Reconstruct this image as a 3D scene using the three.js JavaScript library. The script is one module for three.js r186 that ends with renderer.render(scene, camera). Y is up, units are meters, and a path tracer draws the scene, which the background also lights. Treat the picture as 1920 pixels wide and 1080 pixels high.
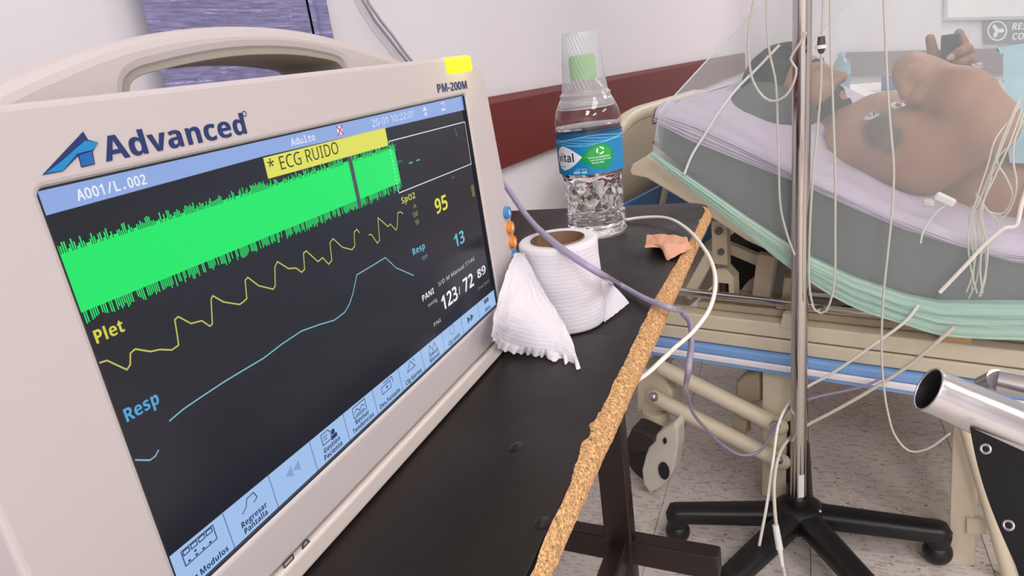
import * as THREE from 'three';
import { RoundedBoxGeometry } from 'three/addons/geometries/RoundedBoxGeometry.js';
import { mergeGeometries, mergeVertices, toCreasedNormals } from 'three/addons/utils/BufferGeometryUtils.js';
import { MarchingCubes } from 'three/addons/objects/MarchingCubes.js';
import { RectAreaLightUniformsLib } from 'three/addons/lights/RectAreaLightUniformsLib.js';
import { FontLoader } from 'three/addons/loaders/FontLoader.js';
import { TextGeometry } from 'three/addons/geometries/TextGeometry.js';
const BOLD = await new FontLoader().loadAsync('fonts/droid/droid_sans_bold.typeface.json');
const SANS = await new FontLoader().loadAsync('fonts/droid/droid_sans_regular.typeface.json');

// ---------------------------------------------------------------- camera, light, exposure
const scene = new THREE.Scene();
const FOCAL = 1294, EYE = new THREE.Vector3(0, 0.97, 0);
const camera = new THREE.PerspectiveCamera(2 * Math.atan(540 / FOCAL) * 180 / Math.PI, 16 / 9, 0.01, 60);
const RIGHT = new THREE.Vector3(0.9229, -0.1279, -0.3631), UP = new THREE.Vector3(-0.0023, 0.9413, -0.3375), FWD = new THREE.Vector3(-0.3850, -0.3123, -0.8685);
camera.position.copy(EYE); camera.up.copy(UP); camera.lookAt(EYE.clone().add(FWD));
scene.add(camera);
scene.background = new THREE.Color(0x8f9499);
const renderer = new THREE.WebGLRenderer({ antialias: true });
renderer.toneMapping = THREE.LinearToneMapping;
renderer.toneMappingExposure = 1.0;
renderer.shadowMap.enabled = true;
RectAreaLightUniformsLib.init();
const LAMP_POWER = 11.6;                                     // radiance of each ceiling panel
const LAMP_COLOR = 0xfffdfd;
const LAMPS = [[0.7, 1.9, 1.7], [2.4, 1.9, 1.4], [1.3, 0.2, 0.7], [3.4, -0.6, 0.9], [1.9, -2.6, 0.8], [0.9, -4.4, 0.8]];   // x, z, share of the power

// ---------------------------------------------------------------- helpers
let seed = 7;
const rnd = () => { seed = (seed * 1664525 + 1013904223) >>> 0; return seed / 4294967296; };
const V = (x, y, z) => new THREE.Vector3(x, y, z);
// measured directions: a sight line of the survey photograph met with a plane of the room
const sight = (x, y) => RIGHT.clone().multiplyScalar((x - 960) / FOCAL).addScaledVector(UP, (540 - y) / FOCAL).add(FWD);
const onX = (x, y, X) => { const d = sight(x, y); return EYE.clone().addScaledVector(d, (X - EYE.x) / d.x); };
const onY = (x, y, Y) => { const d = sight(x, y); return EYE.clone().addScaledVector(d, (Y - EYE.y) / d.y); };
const onZ = (x, y, Z) => { const d = sight(x, y); return EYE.clone().addScaledVector(d, (Z - EYE.z) / d.z); };
const BED = V(-0.30, 0, -1.36), BTURN = -14.51 * Math.PI / 180;
const BX = V(0.9681, 0, 0.2506), BN = V(0.2506, 0, -0.9681);
const onB = (x, y, o = 0) => {                              // world point on the bed's long vertical plane, o metres in from its near side
  const d = sight(x, y), p0 = BED.clone().addScaledVector(BN, o).sub(EYE);
  return EYE.clone().addScaledVector(d, p0.dot(BN) / d.dot(BN));
};
const bl = (x, y, o = 0) => { const q = onB(x, y, o).sub(BED); return V(q.dot(BX), q.y, -o); };   // the same in the bed's own axes

const names = {};
function numbered(n) { const k = names[n] = (names[n] ?? -1) + 1; return k ? n + '_' + String(k).padStart(3, '0') : n; }
function shade(o) { o.castShadow = o.receiveShadow = true; return o; }
function thing(name, label, category, pos = [0, 0, 0], turn = 0, group) {
  const g = new THREE.Group(); g.name = numbered(name); g.position.set(...pos); g.rotation.y = turn;
  g.userData = { label, category }; if (group) g.userData.group = group;
  scene.add(g); return g;
}
function part(name, geo, mat, parent, label) {
  const m = shade(new THREE.Mesh(geo, mat)); m.name = name; if (label) m.userData.label = label; parent.add(m); return m;
}
function single(name, geo, mat, label, category, group) {
  const m = shade(new THREE.Mesh(geo, mat)); m.name = numbered(name); m.userData = { label, category }; if (group) m.userData.group = group; scene.add(m); return m;
}
function struct(name, geo, mat) { const m = shade(geo ? new THREE.Mesh(geo, mat) : new THREE.Group()); m.name = name; m.userData.kind = 'structure'; scene.add(m); return m; }
const at = (g, x, y, z, rx = 0, ry = 0, rz = 0) => { if (rx) g.rotateX(rx); if (ry) g.rotateY(ry); if (rz) g.rotateZ(rz); return g.translate(x, y, z); };
const rbox = (w, h, d, r = 0.003, x = 0, y = 0, z = 0) => new RoundedBoxGeometry(w, h, d, 3, Math.min(r, w / 2.05, h / 2.05, d / 2.05)).translate(x, y, z);
function span(a, b, w, h, r = 0.003, up = V(0, 1, 0)) {     // bevelled bar from a to b, w across, h along up
  const dir = b.clone().sub(a), L = dir.length(), x = dir.normalize(), z = x.clone().cross(up).normalize(), y = z.clone().cross(x);
  const m = new THREE.Matrix4().makeBasis(x, y, z).setPosition(a.clone().add(b).multiplyScalar(0.5));
  return rbox(L, h, w, r).applyMatrix4(m);
}
function rod(a, b, r0, r1 = r0, seg = 20) {
  const dir = b.clone().sub(a), L = dir.length();
  const g = new THREE.CylinderGeometry(r1, r0, L, seg); g.applyQuaternion(new THREE.Quaternion().setFromUnitVectors(V(0, 1, 0), dir.normalize()));
  return g.translate((a.x + b.x) / 2, (a.y + b.y) / 2, (a.z + b.z) / 2);
}
const tube = (pts, r, seg = 80, rs = 10, closed = false) => new THREE.TubeGeometry(new THREE.CatmullRomCurve3(pts, closed, 'centripetal'), seg, r, rs, closed);
function extr(pts, depth, bevel = 0.002, holes = []) {      // outline in x,y extruded along +z
  const s = new THREE.Shape(pts.map((p) => new THREE.Vector2(p[0], p[1])));
  for (const h of holes) s.holes.push(new THREE.Path(h.map((p) => new THREE.Vector2(p[0], p[1]))));
  return new THREE.ExtrudeGeometry(s, { depth, bevelEnabled: bevel > 0, bevelSize: bevel, bevelThickness: bevel, bevelSegments: 3, bevelOffset: -bevel, curveSegments: 12 });
}
function grid(nu, nv, f) {                                  // surface from f(u, v) with u, v in 0..1
  const p = [], uv = [], ix = [];
  for (let j = 0; j <= nv; j++) for (let i = 0; i <= nu; i++) { const q = f(i / nu, j / nv); p.push(q.x, q.y, q.z); uv.push(i / nu, j / nv); }
  for (let j = 0; j < nv; j++) for (let i = 0; i < nu; i++) { const a = j * (nu + 1) + i, b = a + 1, c = a + nu + 1, d = c + 1; ix.push(a, b, d, a, d, c); }
  const g = new THREE.BufferGeometry(); g.setAttribute('position', new THREE.Float32BufferAttribute(p, 3)); g.setAttribute('uv', new THREE.Float32BufferAttribute(uv, 2)); g.setIndex(ix); g.computeVertexNormals(); return g;
}
const merge = (list) => mergeGeometries(list.map((g) => { const q = g.index ? g.toNonIndexed() : g; for (const k of Object.keys(q.attributes)) if (!['position', 'normal', 'uv'].includes(k)) q.deleteAttribute(k); return q; }));
const lerpTab = (tab, x) => {
  if (x <= tab[0][0]) return tab[0][1];
  for (let i = 1; i < tab.length; i++) if (x <= tab[i][0]) { const t = (x - tab[i - 1][0]) / (tab[i][0] - tab[i - 1][0]); return tab[i - 1][1] + (tab[i][1] - tab[i - 1][1]) * t; }
  return tab[tab.length - 1][1];
};
function hash(ix, iy, iz) { let h = Math.imul(ix, 374761393) ^ Math.imul(iy, 668265263) ^ Math.imul(iz, 2147483647 - 69); h = Math.imul(h ^ (h >>> 13), 1274126177); return ((h ^ (h >>> 16)) >>> 0) / 4294967296; }
function noise(x, y = 0, z = 0) {
  const X = Math.floor(x), Y = Math.floor(y), Z = Math.floor(z), f = (t) => t * t * (3 - 2 * t), u = f(x - X), v = f(y - Y), w = f(z - Z);
  const L = (a, b, t) => a + (b - a) * t;
  return L(L(L(hash(X, Y, Z), hash(X + 1, Y, Z), u), L(hash(X, Y + 1, Z), hash(X + 1, Y + 1, Z), u), v), L(L(hash(X, Y, Z + 1), hash(X + 1, Y, Z + 1), u), L(hash(X, Y + 1, Z + 1), hash(X + 1, Y + 1, Z + 1), u), v), w);
}
const fbm = (x, y, z = 0) => noise(x, y, z) * 0.55 + noise(x * 2.1, y * 2.1, z * 2.1) * 0.28 + noise(x * 4.3, y * 4.3, z * 4.3) * 0.17;
function canvasTex(w, h, draw, srgb = true) {
  const c = document.createElement('canvas'); c.width = w; c.height = h; draw(c.getContext('2d'), w, h);
  const t = new THREE.CanvasTexture(c); if (srgb) t.colorSpace = THREE.SRGBColorSpace; t.anisotropy = 8; t.wrapS = t.wrapT = THREE.RepeatWrapping; return t;
}
function dataTex(w, h, fn, srgb = true) {
  const d = new Uint8Array(w * h * 4);
  for (let y = 0; y < h; y++) for (let x = 0; x < w; x++) { const c = fn(x, y), i = (y * w + x) * 4; d[i] = c[0]; d[i + 1] = c[1]; d[i + 2] = c[2]; d[i + 3] = 255; }
  const t = new THREE.DataTexture(d, w, h); t.magFilter = THREE.LinearFilter; t.minFilter = THREE.LinearMipmapLinearFilter; t.generateMipmaps = true; t.wrapS = t.wrapT = THREE.RepeatWrapping;
  if (srgb) t.colorSpace = THREE.SRGBColorSpace; t.needsUpdate = true; return t;
}
const std = (color, roughness = 0.6, extra = {}) => new THREE.MeshStandardMaterial({ color, roughness, ...extra });
const phys = (color, roughness = 0.6, extra = {}) => new THREE.MeshPhysicalMaterial({ color, roughness, ...extra });

// ---------------------------------------------------------------- materials
const grain = dataTex(256, 256, (x, y) => { const n = 110 + 60 * fbm(x / 3, y / 3) + 40 * fbm(x / 40, y / 40, 3); return [n, n, n]; }, false);
const M = {
  wall: std(0xe9e5ea, 0.75, { bumpMap: grain, bumpScale: 0.0006 }),
  ceiling: std(0xece8e6, 0.9),
  rail: phys(0x6a1a15, 0.5, { specularIntensity: 0.6 }),
  farRail: std(0x8b7c80, 0.6),
  housing: std(0xc7bebd, 0.5, { bumpMap: grain, bumpScale: 0.0002 }),
  housingTrim: std(0xd6cbc4, 0.45),
  handleGrip: std(0xa39d90, 0.6),
  gasket: std(0x24262a, 0.35),
  bedCream: phys(0xd6cab0, 0.42, { clearcoat: 0.3, clearcoatRoughness: 0.35 }),
  bedTan: std(0xb3a58b, 0.5),
  bedDark: std(0x17171a, 0.5),
  chrome: std(0xc9c3bd, 0.14, { metalness: 1 }),
  steel: std(0xc4c2c2, 0.26, { metalness: 1 }),
  black: phys(0x101012, 0.45),
  tableLeg: std(0x231613, 0.38),
  mattress: std(0x4b4b4d, 0.85),
  pillow: std(0x565b5d, 0.9),
  sheet: phys(0xcdbfd3, 0.9, { sheen: 0.3, sheenColor: new THREE.Color(0xd8d0e4), side: THREE.DoubleSide }),
  gown: std(0xa6cbd8, 0.9, { side: THREE.DoubleSide }),
  paper: std(0xf7f2f7, 0.95, { side: THREE.DoubleSide }),
  card: std(0x8d6e55, 0.9, { side: THREE.DoubleSide }),
  white: std(0xf1efeb, 0.45),
  cable: std(0xefece2, 0.4),
  line: phys(0xe4e2d8, 0.25, { transmission: 0.35, thickness: 0 }),
  clearTube: phys(0xc2b8d2, 0.22, { transmission: 0.4, thickness: 0 }),
  blue: std(0x3d6ea8, 0.45),
  bumperBlue: std(0x7fa9df, 0.4),
  bumperWhite: std(0xefebef, 0.4),
  skin: phys(0xa87a62, 0.55, { sheen: 0.15, sheenColor: new THREE.Color(0xffd8c0) }),
  hair: std(0x1b1a1b, 0.75),
};
// ---------------------------------------------------------------- room
const YAW = 2.2 * Math.PI / 180, FARZ = -5.5;
const WDIR = V(Math.sin(YAW), 0, -Math.cos(YAW));           // direction in which the left wall runs away
const WNRM = V(Math.cos(YAW), 0, Math.sin(YAW));
const W0 = V(-0.56, 0, -0.9);                               // a point of the left wall's face
const onW = (x, y, out = 0) => { const d = sight(x, y), p0 = W0.clone().addScaledVector(WNRM, out).sub(EYE); return EYE.clone().addScaledVector(d, p0.dot(WNRM) / d.dot(WNRM)); };
const F0 = V(-0.36, 0, FARZ);
const onF = (x, y, out = 0) => { const d = sight(x, y), p0 = F0.clone().addScaledVector(WDIR, -out).sub(EYE); return EYE.clone().addScaledVector(d, p0.dot(WDIR) / d.dot(WDIR)); };
{
  const fleck = canvasTex(1024, 1024, (c) => {
    c.fillStyle = '#dcd2ca'; c.fillRect(0, 0, 1024, 1024);
    for (let i = 0; i < 5200; i++) { const v = rnd(); c.fillStyle = v < 0.5 ? 'rgba(170,155,145,.35)' : 'rgba(214,204,196,.35)'; c.fillRect(rnd() * 1024, rnd() * 1024, 6 + rnd() * 26, 3 + rnd() * 8); }
    for (let i = 0; i < 420; i++) { const v = rnd(); c.fillStyle = v < 0.3 ? 'rgba(98,84,78,.6)' : v < 0.7 ? 'rgba(130,115,108,.55)' : 'rgba(150,122,108,.5)'; c.beginPath(); c.ellipse(rnd() * 1024, rnd() * 1024, 2 + rnd() * 9 * rnd() + 1, 1.5 + rnd() * 3, (rnd() - 0.5) * 0.9, 0, 6.3); c.fill(); }
  });
  const fm = std(0xffffff, 0.5, { map: fleck });
  const floor = struct('floor', null);
  part('slab', new THREE.BoxGeometry(8, 0.2, 11).translate(3, -0.1015, -1.5), std(0x6a625c, 0.9), floor);
  // vinyl tiles: singly under and before the bed, joined into sheets elsewhere
  const variants = [0, 1, 2, 3].map((k) => { const g = rbox(0.2988, 0.01, 0.2988, 0.0006); const u = g.attributes.uv, p = g.attributes.position; for (let i = 0; i < u.count; i++) u.setXY(i, (p.getX(i) / 0.3 + 0.5) * 0.5 + (k % 2) * 0.5, (p.getZ(i) / 0.3 + 0.5) * 0.5 + (k >> 1) * 0.5); return g; });
  const rest = [];
  for (let i = -1; i < 23; i++) for (let j = -12; j < 14; j++) {
    const x = -0.13 + 0.3 * i, z = -1.17 + 0.3 * j;
    if (x < -0.75 || z < -5.8 || z > 3) continue;
    const k = Math.floor(rnd() * 4);
    if (i >= -1 && i < 6 && j <= 1 && j >= -8) { const t = part('tile', variants[k], fm, floor); t.position.set(x, -0.005, z); }
    else rest.push(variants[k].clone().translate(x, -0.005, z));
  }
  part('tile_field', merge(rest), fm, floor).userData.kind = 'stuff';

  struct('ceiling', new THREE.BoxGeometry(9, 0.15, 11).translate(3, 2.775, -1.5), M.ceiling);
  const wall = (name, a, b, nrm) => struct(name, span(a.clone().addScaledVector(nrm, -0.075).setY(1.3), b.clone().addScaledVector(nrm, -0.075).setY(1.3), 0.15, 2.8, 0.002), M.wall);
  wall('wall_left', W0.clone().addScaledVector(WDIR, 5), W0.clone().addScaledVector(WDIR, -5), WNRM);
  wall('wall_far', F0.clone().addScaledVector(WNRM, -0.3), F0.clone().addScaledVector(WNRM, 7), WDIR.clone().negate());
  wall('wall_right', V(5.5, 0, 4), V(5.5, 0, -6.5), V(-1, 0, 0));
  wall('wall_back', V(-2, 0, 3), V(6, 0, 3), V(0, 0, -1));
  // wooden bumper rail along the left wall, and the mauve one on the far wall
  const a0 = onW(917.5, 182.5, 0.02), a1 = onW(1335, 109.5, 0.02), b0 = onW(940, 319, 0.02), b1 = onW(1245, 196, 0.02);
  const run = (p) => p.clone().sub(W0).dot(WDIR);
  const line = (p, q, t) => p.y + (q.y - p.y) * (t - run(p)) / (run(q) - run(p));
  const rl = grid(1, 1, (u) => V(0, 0, u)); rl.dispose();
  const s0 = -1.2, s1 = 4.55, pts = [];
  const prof = (t) => { const top = line(a0, a1, t), bot = line(b0, b1, t), h = top - bot; return [[0.0, top], [0.014, top], [0.02, top - h * 0.09], [0.02, bot + 0.004], [0.016, bot], [0, bot]].map(([o, y]) => W0.clone().addScaledVector(WDIR, t).addScaledVector(WNRM, o).setY(y)); };
  const nS = 40, pos = [], idx = [];
  for (let i = 0; i <= nS; i++) for (const q of prof(s0 + (s1 - s0) * i / nS)) pos.push(q.x, q.y, q.z);
  for (let i = 0; i < nS; i++) for (let k = 0; k < 6; k++) { const a = i * 6 + k, b = i * 6 + (k + 1) % 6; idx.push(a, b, b + 6, a, b + 6, a + 6); }
  let rg = new THREE.BufferGeometry(); rg.setAttribute('position', new THREE.Float32BufferAttribute(pos, 3)); rg.setIndex(idx); rg = toCreasedNormals(rg, 0.3);
  struct('trim_1', rg, M.rail);
  const fr = [[1572, 98.5], [2100, 84]].map(([x, y]) => onF(x, y, 0.03)), fb = [[1572, 141], [2100, 134]].map(([x, y]) => onF(x, y, 0.03));
  const mid0 = fr[0].clone().add(fb[0]).multiplyScalar(0.5), mid1 = fr[1].clone().add(fb[1]).multiplyScalar(0.5);
  struct('trim_2', span(mid0, mid1, 0.04, fr[0].y - fb[0].y, 0.004), M.farRail);
  // ceiling panels, glowing, with the light just in front of each
  for (const [x, z, k] of LAMPS) {
    const t = thing('ceiling_lamp', 'square white panel lamp recessed in the ceiling of the ward', 'lamp', [x, 2.7, z], 0, 'ceiling panel lamps');
    part('frame', rbox(0.66, 0.03, 1.26, 0.006, 0, -0.0, 0), M.white, t);
    part('diffuser', new THREE.BoxGeometry(0.6, 0.012, 1.2).translate(0, -0.014, 0), std(0xffffff, 0.6, { emissive: LAMP_COLOR, emissiveIntensity: 1.2 }), t);
    const L = new THREE.RectAreaLight(LAMP_COLOR, LAMP_POWER * k, 0.6, 1.2); L.position.set(x, 2.672, z); L.lookAt(x, 0, z); scene.add(L);
  }
}
// ---------------------------------------------------------------- bedside table
const TOP = 0.75;
{
  const wood = dataTex(512, 512, (x, y) => { const g = fbm(x / 140, y / 9, 5), s = fbm(x / 60, y / 60, 9), k = 0.75 + 0.5 * g * s + (hash(x, y, 3) > 0.9985 ? 0.9 : 0); return [32 * k, 24 * k, 23 * k]; });
  wood.repeat.set(1.4, 1.4);
  const woodRough = dataTex(256, 256, (x, y) => { const n = 75 + 90 * fbm(x / 30, y / 22, 4); return [n, n, n]; }, false);
  const t = thing('bedside_table', 'dark brown wooden table with a chipped raw edge, carrying the monitor', 'table');
  const xr = -0.1138, xl = -0.535, z0 = -0.965, z1 = 0.12, r = 0.035, pts = [];
  for (let k = 0; k <= 8; k++) { const a = Math.PI / 2 * k / 8; pts.push([xr - r + r * Math.sin(a), -(z0 + r - r * Math.cos(a))]); }
  pts.push([xr, -z1], [xl, -z1], [xl, -z0]);
  const tg = extr(pts.reverse(), 0.022, 0.0012); tg.rotateX(-Math.PI / 2).translate(0, TOP - 0.022 - 0.0012, 0);
  { const u = tg.attributes.uv, p = tg.attributes.position; for (let i = 0; i < u.count; i++) u.setXY(i, p.getZ(i) * 2, p.getX(i) * 2); }
  part('tabletop', tg, phys(0xffffff, 1, { map: wood, roughnessMap: woodRough, roughness: 0.95, clearcoat: 0.1, clearcoatRoughness: 0.35, specularIntensity: 0.6 }), t);
  // raw chipboard edge: rough outer face, splintered inner line
  const chip = dataTex(256, 512, (x, y) => { const n = fbm(x / 4, y / 9, 2), m = noise(x / 2.6, y / 5, 8), d = m < 0.2 ? 0.5 : 1; const k = (0.62 + 0.75 * n) * d; return [Math.min(255, 204 * k), Math.min(255, 158 * k), Math.min(255, 108 * k)]; });
  const INN = [[-0.97, -0.1165], [-0.93, -0.1135], [-0.86, -0.1130], [-0.77, -0.1142], [-0.58, -0.1192], [-0.39, -0.1165], [-0.236, -0.1108], [0.2, -0.1105]];
  const eg = grid(1400, 14, (u, v) => {
    const z = z1 + (z0 + 0.03 - z1) * u, big = fbm(z * 26, 1.5), fine = noise(z * 420, v * 9), inner = lerpTab(INN, z) - 0.0022 * fbm(z * 60, 7) - (noise(z * 22, 40) > 0.68 ? 0.0035 * noise(z * 150, 3) : 0), rim = -0.1088;
    let x, y;
    if (v < 0.3) { const q = v / 0.3; x = inner + (rim - inner) * q; y = TOP + 0.0008 - 0.0030 * Math.max(0, (x + 0.1128) / 0.004) ** 2; }
    else { const q = (v - 0.3) / 0.7; x = rim + 0.0022 * Math.sin(q * Math.PI) - 0.001 * q; y = TOP - 0.0023 - 0.0135 * q; }
    x += (big - 0.5) * 0.0022 * Math.min(1, v * 4) + (fine - 0.5) * 0.0012 * Math.min(1, v * 5);
    if (u > 0.97) { const q = (u - 0.97) / 0.03; x -= 0.007 * q * q; }
    return V(x, y + (fine - 0.5) * 0.0005, z);
  });
  { const u = eg.attributes.uv; for (let i = 0; i < u.count; i++) u.setXY(i, u.getY(i) * 0.35, u.getX(i) * 14); }
  part('raw_edge', eg, std(0xffffff, 0.95, { map: chip, side: THREE.DoubleSide }), t, 'chipped edge of bare golden chipboard');
  // iron under-frame
  const lm = M.tableLeg, L = (x, z) => rbox(0.045, 0.73, 0.03, 0.004, x, 0.363, z);
  part('leg', L(-0.268, -0.9), lm, t); part('leg', L(-0.49, -0.9), lm, t); part('leg', L(-0.268, 0.05), lm, t); part('leg', L(-0.49, 0.05), lm, t);
  const cb = part('crossbar', span(V(-0.51, 0.2, -0.915), V(-0.112, 0.2, -0.893), 0.03, 0.045, 0.004), lm, t);
  const foil = grid(24, 6, (u, v) => V(-0.185 + 0.05 * u + 0.004 * noise(v * 5, 2), 0.205 + 0.012 * v * (0.5 + noise(u * 9, 4)), -0.8815 + 0.0008 * noise(u * 30, v * 12) + (u - 0.5) * 0.0027));
  part('worn_patch', foil, std(0x6e6a68, 0.3, { metalness: 0.6, side: THREE.DoubleSide }), cb, 'bare metal patch worn into the brown paint');
  part('crossbar', span(V(-0.268, 0.2, -0.92), V(-0.268, 0.2, 0.06), 0.03, 0.04, 0.004), lm, t);
  part('crossbar', span(V(-0.49, 0.2, -0.92), V(-0.49, 0.2, 0.06), 0.03, 0.04, 0.004), lm, t);
}
function lettering(txt, font, a, b, h, depth = 0.0003) {    // raised print from point a to point b (in x,y), h high
  const g = new TextGeometry(txt, { font, size: h, depth, curveSegments: 5, bevelEnabled: false }); g.computeBoundingBox();
  const bb = g.boundingBox, L = a.distanceTo(b);
  g.translate(-bb.min.x, 0, 0); g.scale(L / (bb.max.x - bb.min.x), 1, 1); g.rotateZ(Math.atan2(b.y - a.y, b.x - a.x)); return g.translate(a.x, a.y, 0);
}
function roundPoly(pts, rad) {                              // polygon with rounded corners
  const out = [], n = pts.length;
  pts.forEach((p, i) => {
    const r = Array.isArray(rad) ? rad[i] : rad, P = new THREE.Vector2(...p), A = new THREE.Vector2(...pts[(i + n - 1) % n]).sub(P).normalize(), B = new THREE.Vector2(...pts[(i + 1) % n]).sub(P).normalize();
    if (r <= 0) { out.push(p); return; }
    const half = Math.acos(THREE.MathUtils.clamp(A.dot(B), -1, 1)) / 2, d = r / Math.tan(half), s = P.clone().addScaledVector(A, d), e = P.clone().addScaledVector(B, d), c = P.clone().addScaledVector(A.clone().add(B).normalize(), r / Math.sin(half));
    let a0 = Math.atan2(s.y - c.y, s.x - c.x), a1 = Math.atan2(e.y - c.y, e.x - c.x); while (a1 - a0 > Math.PI) a1 -= 2 * Math.PI; while (a1 - a0 < -Math.PI) a1 += 2 * Math.PI;
    for (let k = 0; k <= 7; k++) { const t = a0 + (a1 - a0) * k / 7; out.push([c.x + r * Math.cos(t), c.y + r * Math.sin(t)]); }
  });
  return out;
}
// ---------------------------------------------------------------- patient monitor
{
  const TILT = 1.1 * Math.PI / 180, O = V(-0.2185, TOP, -0.3), NR = V(Math.cos(TILT), Math.sin(TILT), 0), UPM = V(-Math.sin(TILT), Math.cos(TILT), 0);
  const ml = (x, y, dep = 0) => { const d = sight(x, y), p0 = O.clone().addScaledVector(NR, -dep).sub(EYE), q = EYE.clone().addScaledVector(d, p0.dot(NR) / d.dot(NR)).sub(O); return V(-q.z, q.dot(UPM), -dep); };
  const t = thing('patient_monitor', 'cream hospital vital signs monitor with a lit waveform screen and a top carry handle', 'monitor', O.toArray());
  t.rotation.order = 'YXZ'; t.rotation.set(-TILT, Math.PI / 2, 0);
  const sl = -0.1545, sr = 0.1667, st = 0.2003, sb = 0.0382;
  const outer = roundPoly([[-0.2, 0.0145], [0.2215, 0.0145], [0.2035, 0.2268], [-0.2, 0.2268]].reverse(), [0.03, 0.03, 0.016, 0.016]);
  const hole = roundPoly([[sl, sb], [sr, sb], [sr, st], [sl, st]], 0.0025);
  const fr = extr(outer, 0.034, 0.0022, [hole]); fr.translate(0, 0, -0.0362);
  const bezel = part('front_bezel', fr, M.housing, t);
  part('base_trim', extr(roundPoly([[-0.198, 0.0012], [0.2195, 0.0012], [0.2195, 0.0128], [-0.198, 0.0128]], 0.003), 0.034, 0.002).translate(0, 0, -0.0345), M.housingTrim, t);
  part('rear_shell', rbox(0.36, 0.214, 0.1, 0.014, 0.014, 0.1085, -0.082), M.housing, t);
  part('foot', rbox(0.03, 0.005, 0.06, 0.002, -0.14, 0.0045, -0.08), M.black, t); part('foot', rbox(0.03, 0.005, 0.06, 0.002, 0.14, 0.0045, -0.08), M.black, t);
  // display, sunk behind the bezel in a dark gasket
  const g0 = 0.0006, gask = extr([[sl - g0, sb - g0], [sr + g0, sb - g0], [sr + g0, st + g0], [sl - g0, st + g0]], 0.0038, 0, [[[sl + g0, sb + g0], [sr - g0, sb + g0], [sr - g0, st - g0], [sl + g0, st - g0]]]);
  part('screen_gasket', gask.translate(0, 0, -0.0052), M.gasket, t);
  part('screen_backing', new THREE.BoxGeometry(sr - sl + 0.01, st - sb + 0.01, 0.004).translate((sl + sr) / 2, (st + sb) / 2, -0.0085), M.gasket, t);
  const tex = canvasTex(1920, 1000, (c) => {
    const poly = (p, color, w) => { c.strokeStyle = color; c.lineWidth = w; c.lineJoin = 'round'; c.beginPath(); p.forEach(([x, y], i) => i ? c.lineTo(x, y) : c.moveTo(x, y)); c.stroke(); };
    const text = (s, x0, x1, y, h, color, font = 'bold', fam = 'sans-serif') => { c.font = `${font} ${h / 0.72}px ${fam}`; c.fillStyle = color; const w = c.measureText(s).width; c.save(); c.translate(x0, y); c.scale((x1 - x0) / w, 1); c.fillText(s, 0, 0); c.restore(); };
    const bg = c.createLinearGradient(0, 0, 0, 1000); c.fillStyle = '#1c1e28'; c.fillRect(0, 0, 1920, 1000);
    c.fillStyle = '#93aee6'; c.beginPath(); c.moveTo(0, 0); c.lineTo(1920, 0); c.lineTo(1920, 62); c.lineTo(640, 42); c.lineTo(0, 50); c.fill();
    text('A001/L.002', 80, 252, 37, 22, '#f4f8ff', 'bold', 'monospace'); text('Adulto', 757, 872, 33, 20, '#e4ecff', 'bold', 'monospace');
    text('20-01 10:22:01', 1187, 1487, 38, 26, '#d8e6fa', '');
    c.fillStyle = '#dfe6f8'; c.beginPath(); c.arc(1001, 22, 14, 0, 6.3); c.fill(); poly([[985, 6], [1020, 38]], '#e0466a', 5); poly([[1020, 6], [985, 38]], '#e0466a', 5);
    c.fillStyle = '#dce8fa'; c.beginPath(); c.moveTo(1556, 26); c.lineTo(1590, 26); c.lineTo(1573, 6); c.fill(); c.fillRect(1564, 32, 8, 14); c.fillRect(1576, 32, 8, 14); poly([[1712, 12], [1745, 10], [1740, 26]], '#dce8fa', 4); c.fillRect(1712, 34, 36, 8);
    c.fillStyle = '#e6e45c'; c.beginPath(); c.moveTo(631, 46); c.lineTo(1266, 50); c.lineTo(1265, 115); c.lineTo(630, 106); c.fill();
    text('* ECG RUIDO', 640, 975, 92, 38, '#3d3a18', '');
    // ECG noise: a filled green band with a ragged comb of strokes above and below
    c.fillStyle = '#12ee6c'; const band = (x0, x1) => { c.fillRect(x0, 132, x1 - x0, 128); for (let x = x0; x < x1; x += 5) { if (rnd() < 0.72) { const tp = 106 + rnd() * 16; c.fillRect(x, tp, 3.4, 140 - tp); } else c.fillRect(x, 125, 5, 14); if (rnd() < 0.78) c.fillRect(x, 250, 3.0, 26 + rnd() * 14); } };
    band(0, 1010); band(1031, 1299); c.fillStyle = '#4b4d57'; c.fillRect(1010, 112, 21, 178);
    poly([[1273, 101], [1908, 113], [1904, 303], [1271, 294]], '#e9eef2', 4); c.setLineDash([7, 7]); poly([[1273, 101], [1271, 294]], '#e9eef2', 4); c.setLineDash([]);
    text('FC', 1284, 1316, 140, 22, '#3fae68', ''); text('lpm', 1296, 1335, 190, 14, '#3f8f78', ''); text('- -', 1378, 1466, 214, 30, '#6fd0b0'); poly([[1800, 125], [1812, 165]], '#8b9aa2', 3);
    c.fillStyle = '#6a6c3c'; c.fillRect(1862, 395, 30, 55); c.fillStyle = '#5c5a44'; c.fillRect(1690, 322, 34, 6);
    text('Plet', 12, 86, 336, 30, '#dbd848'); text('SpO2', 1276, 1381, 338, 24, '#d0cb55'); text('A', 1352, 1374, 375, 16, '#b8b070', ''); text('100', 1333, 1375, 408, 20, '#b3ab70', ''); text('90', 1343, 1372, 440, 20, '#b3ab70', '');
    text('95', 1512, 1626, 440, 62, '#e6df4a'); text('13', 1618, 1722, 618, 56, '#63c5d8'); text('Resp', 1281, 1382, 545, 26, '#67bfd6'); text('rpm', 1340, 1388, 584, 18, '#6aa9b8', '');
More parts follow.
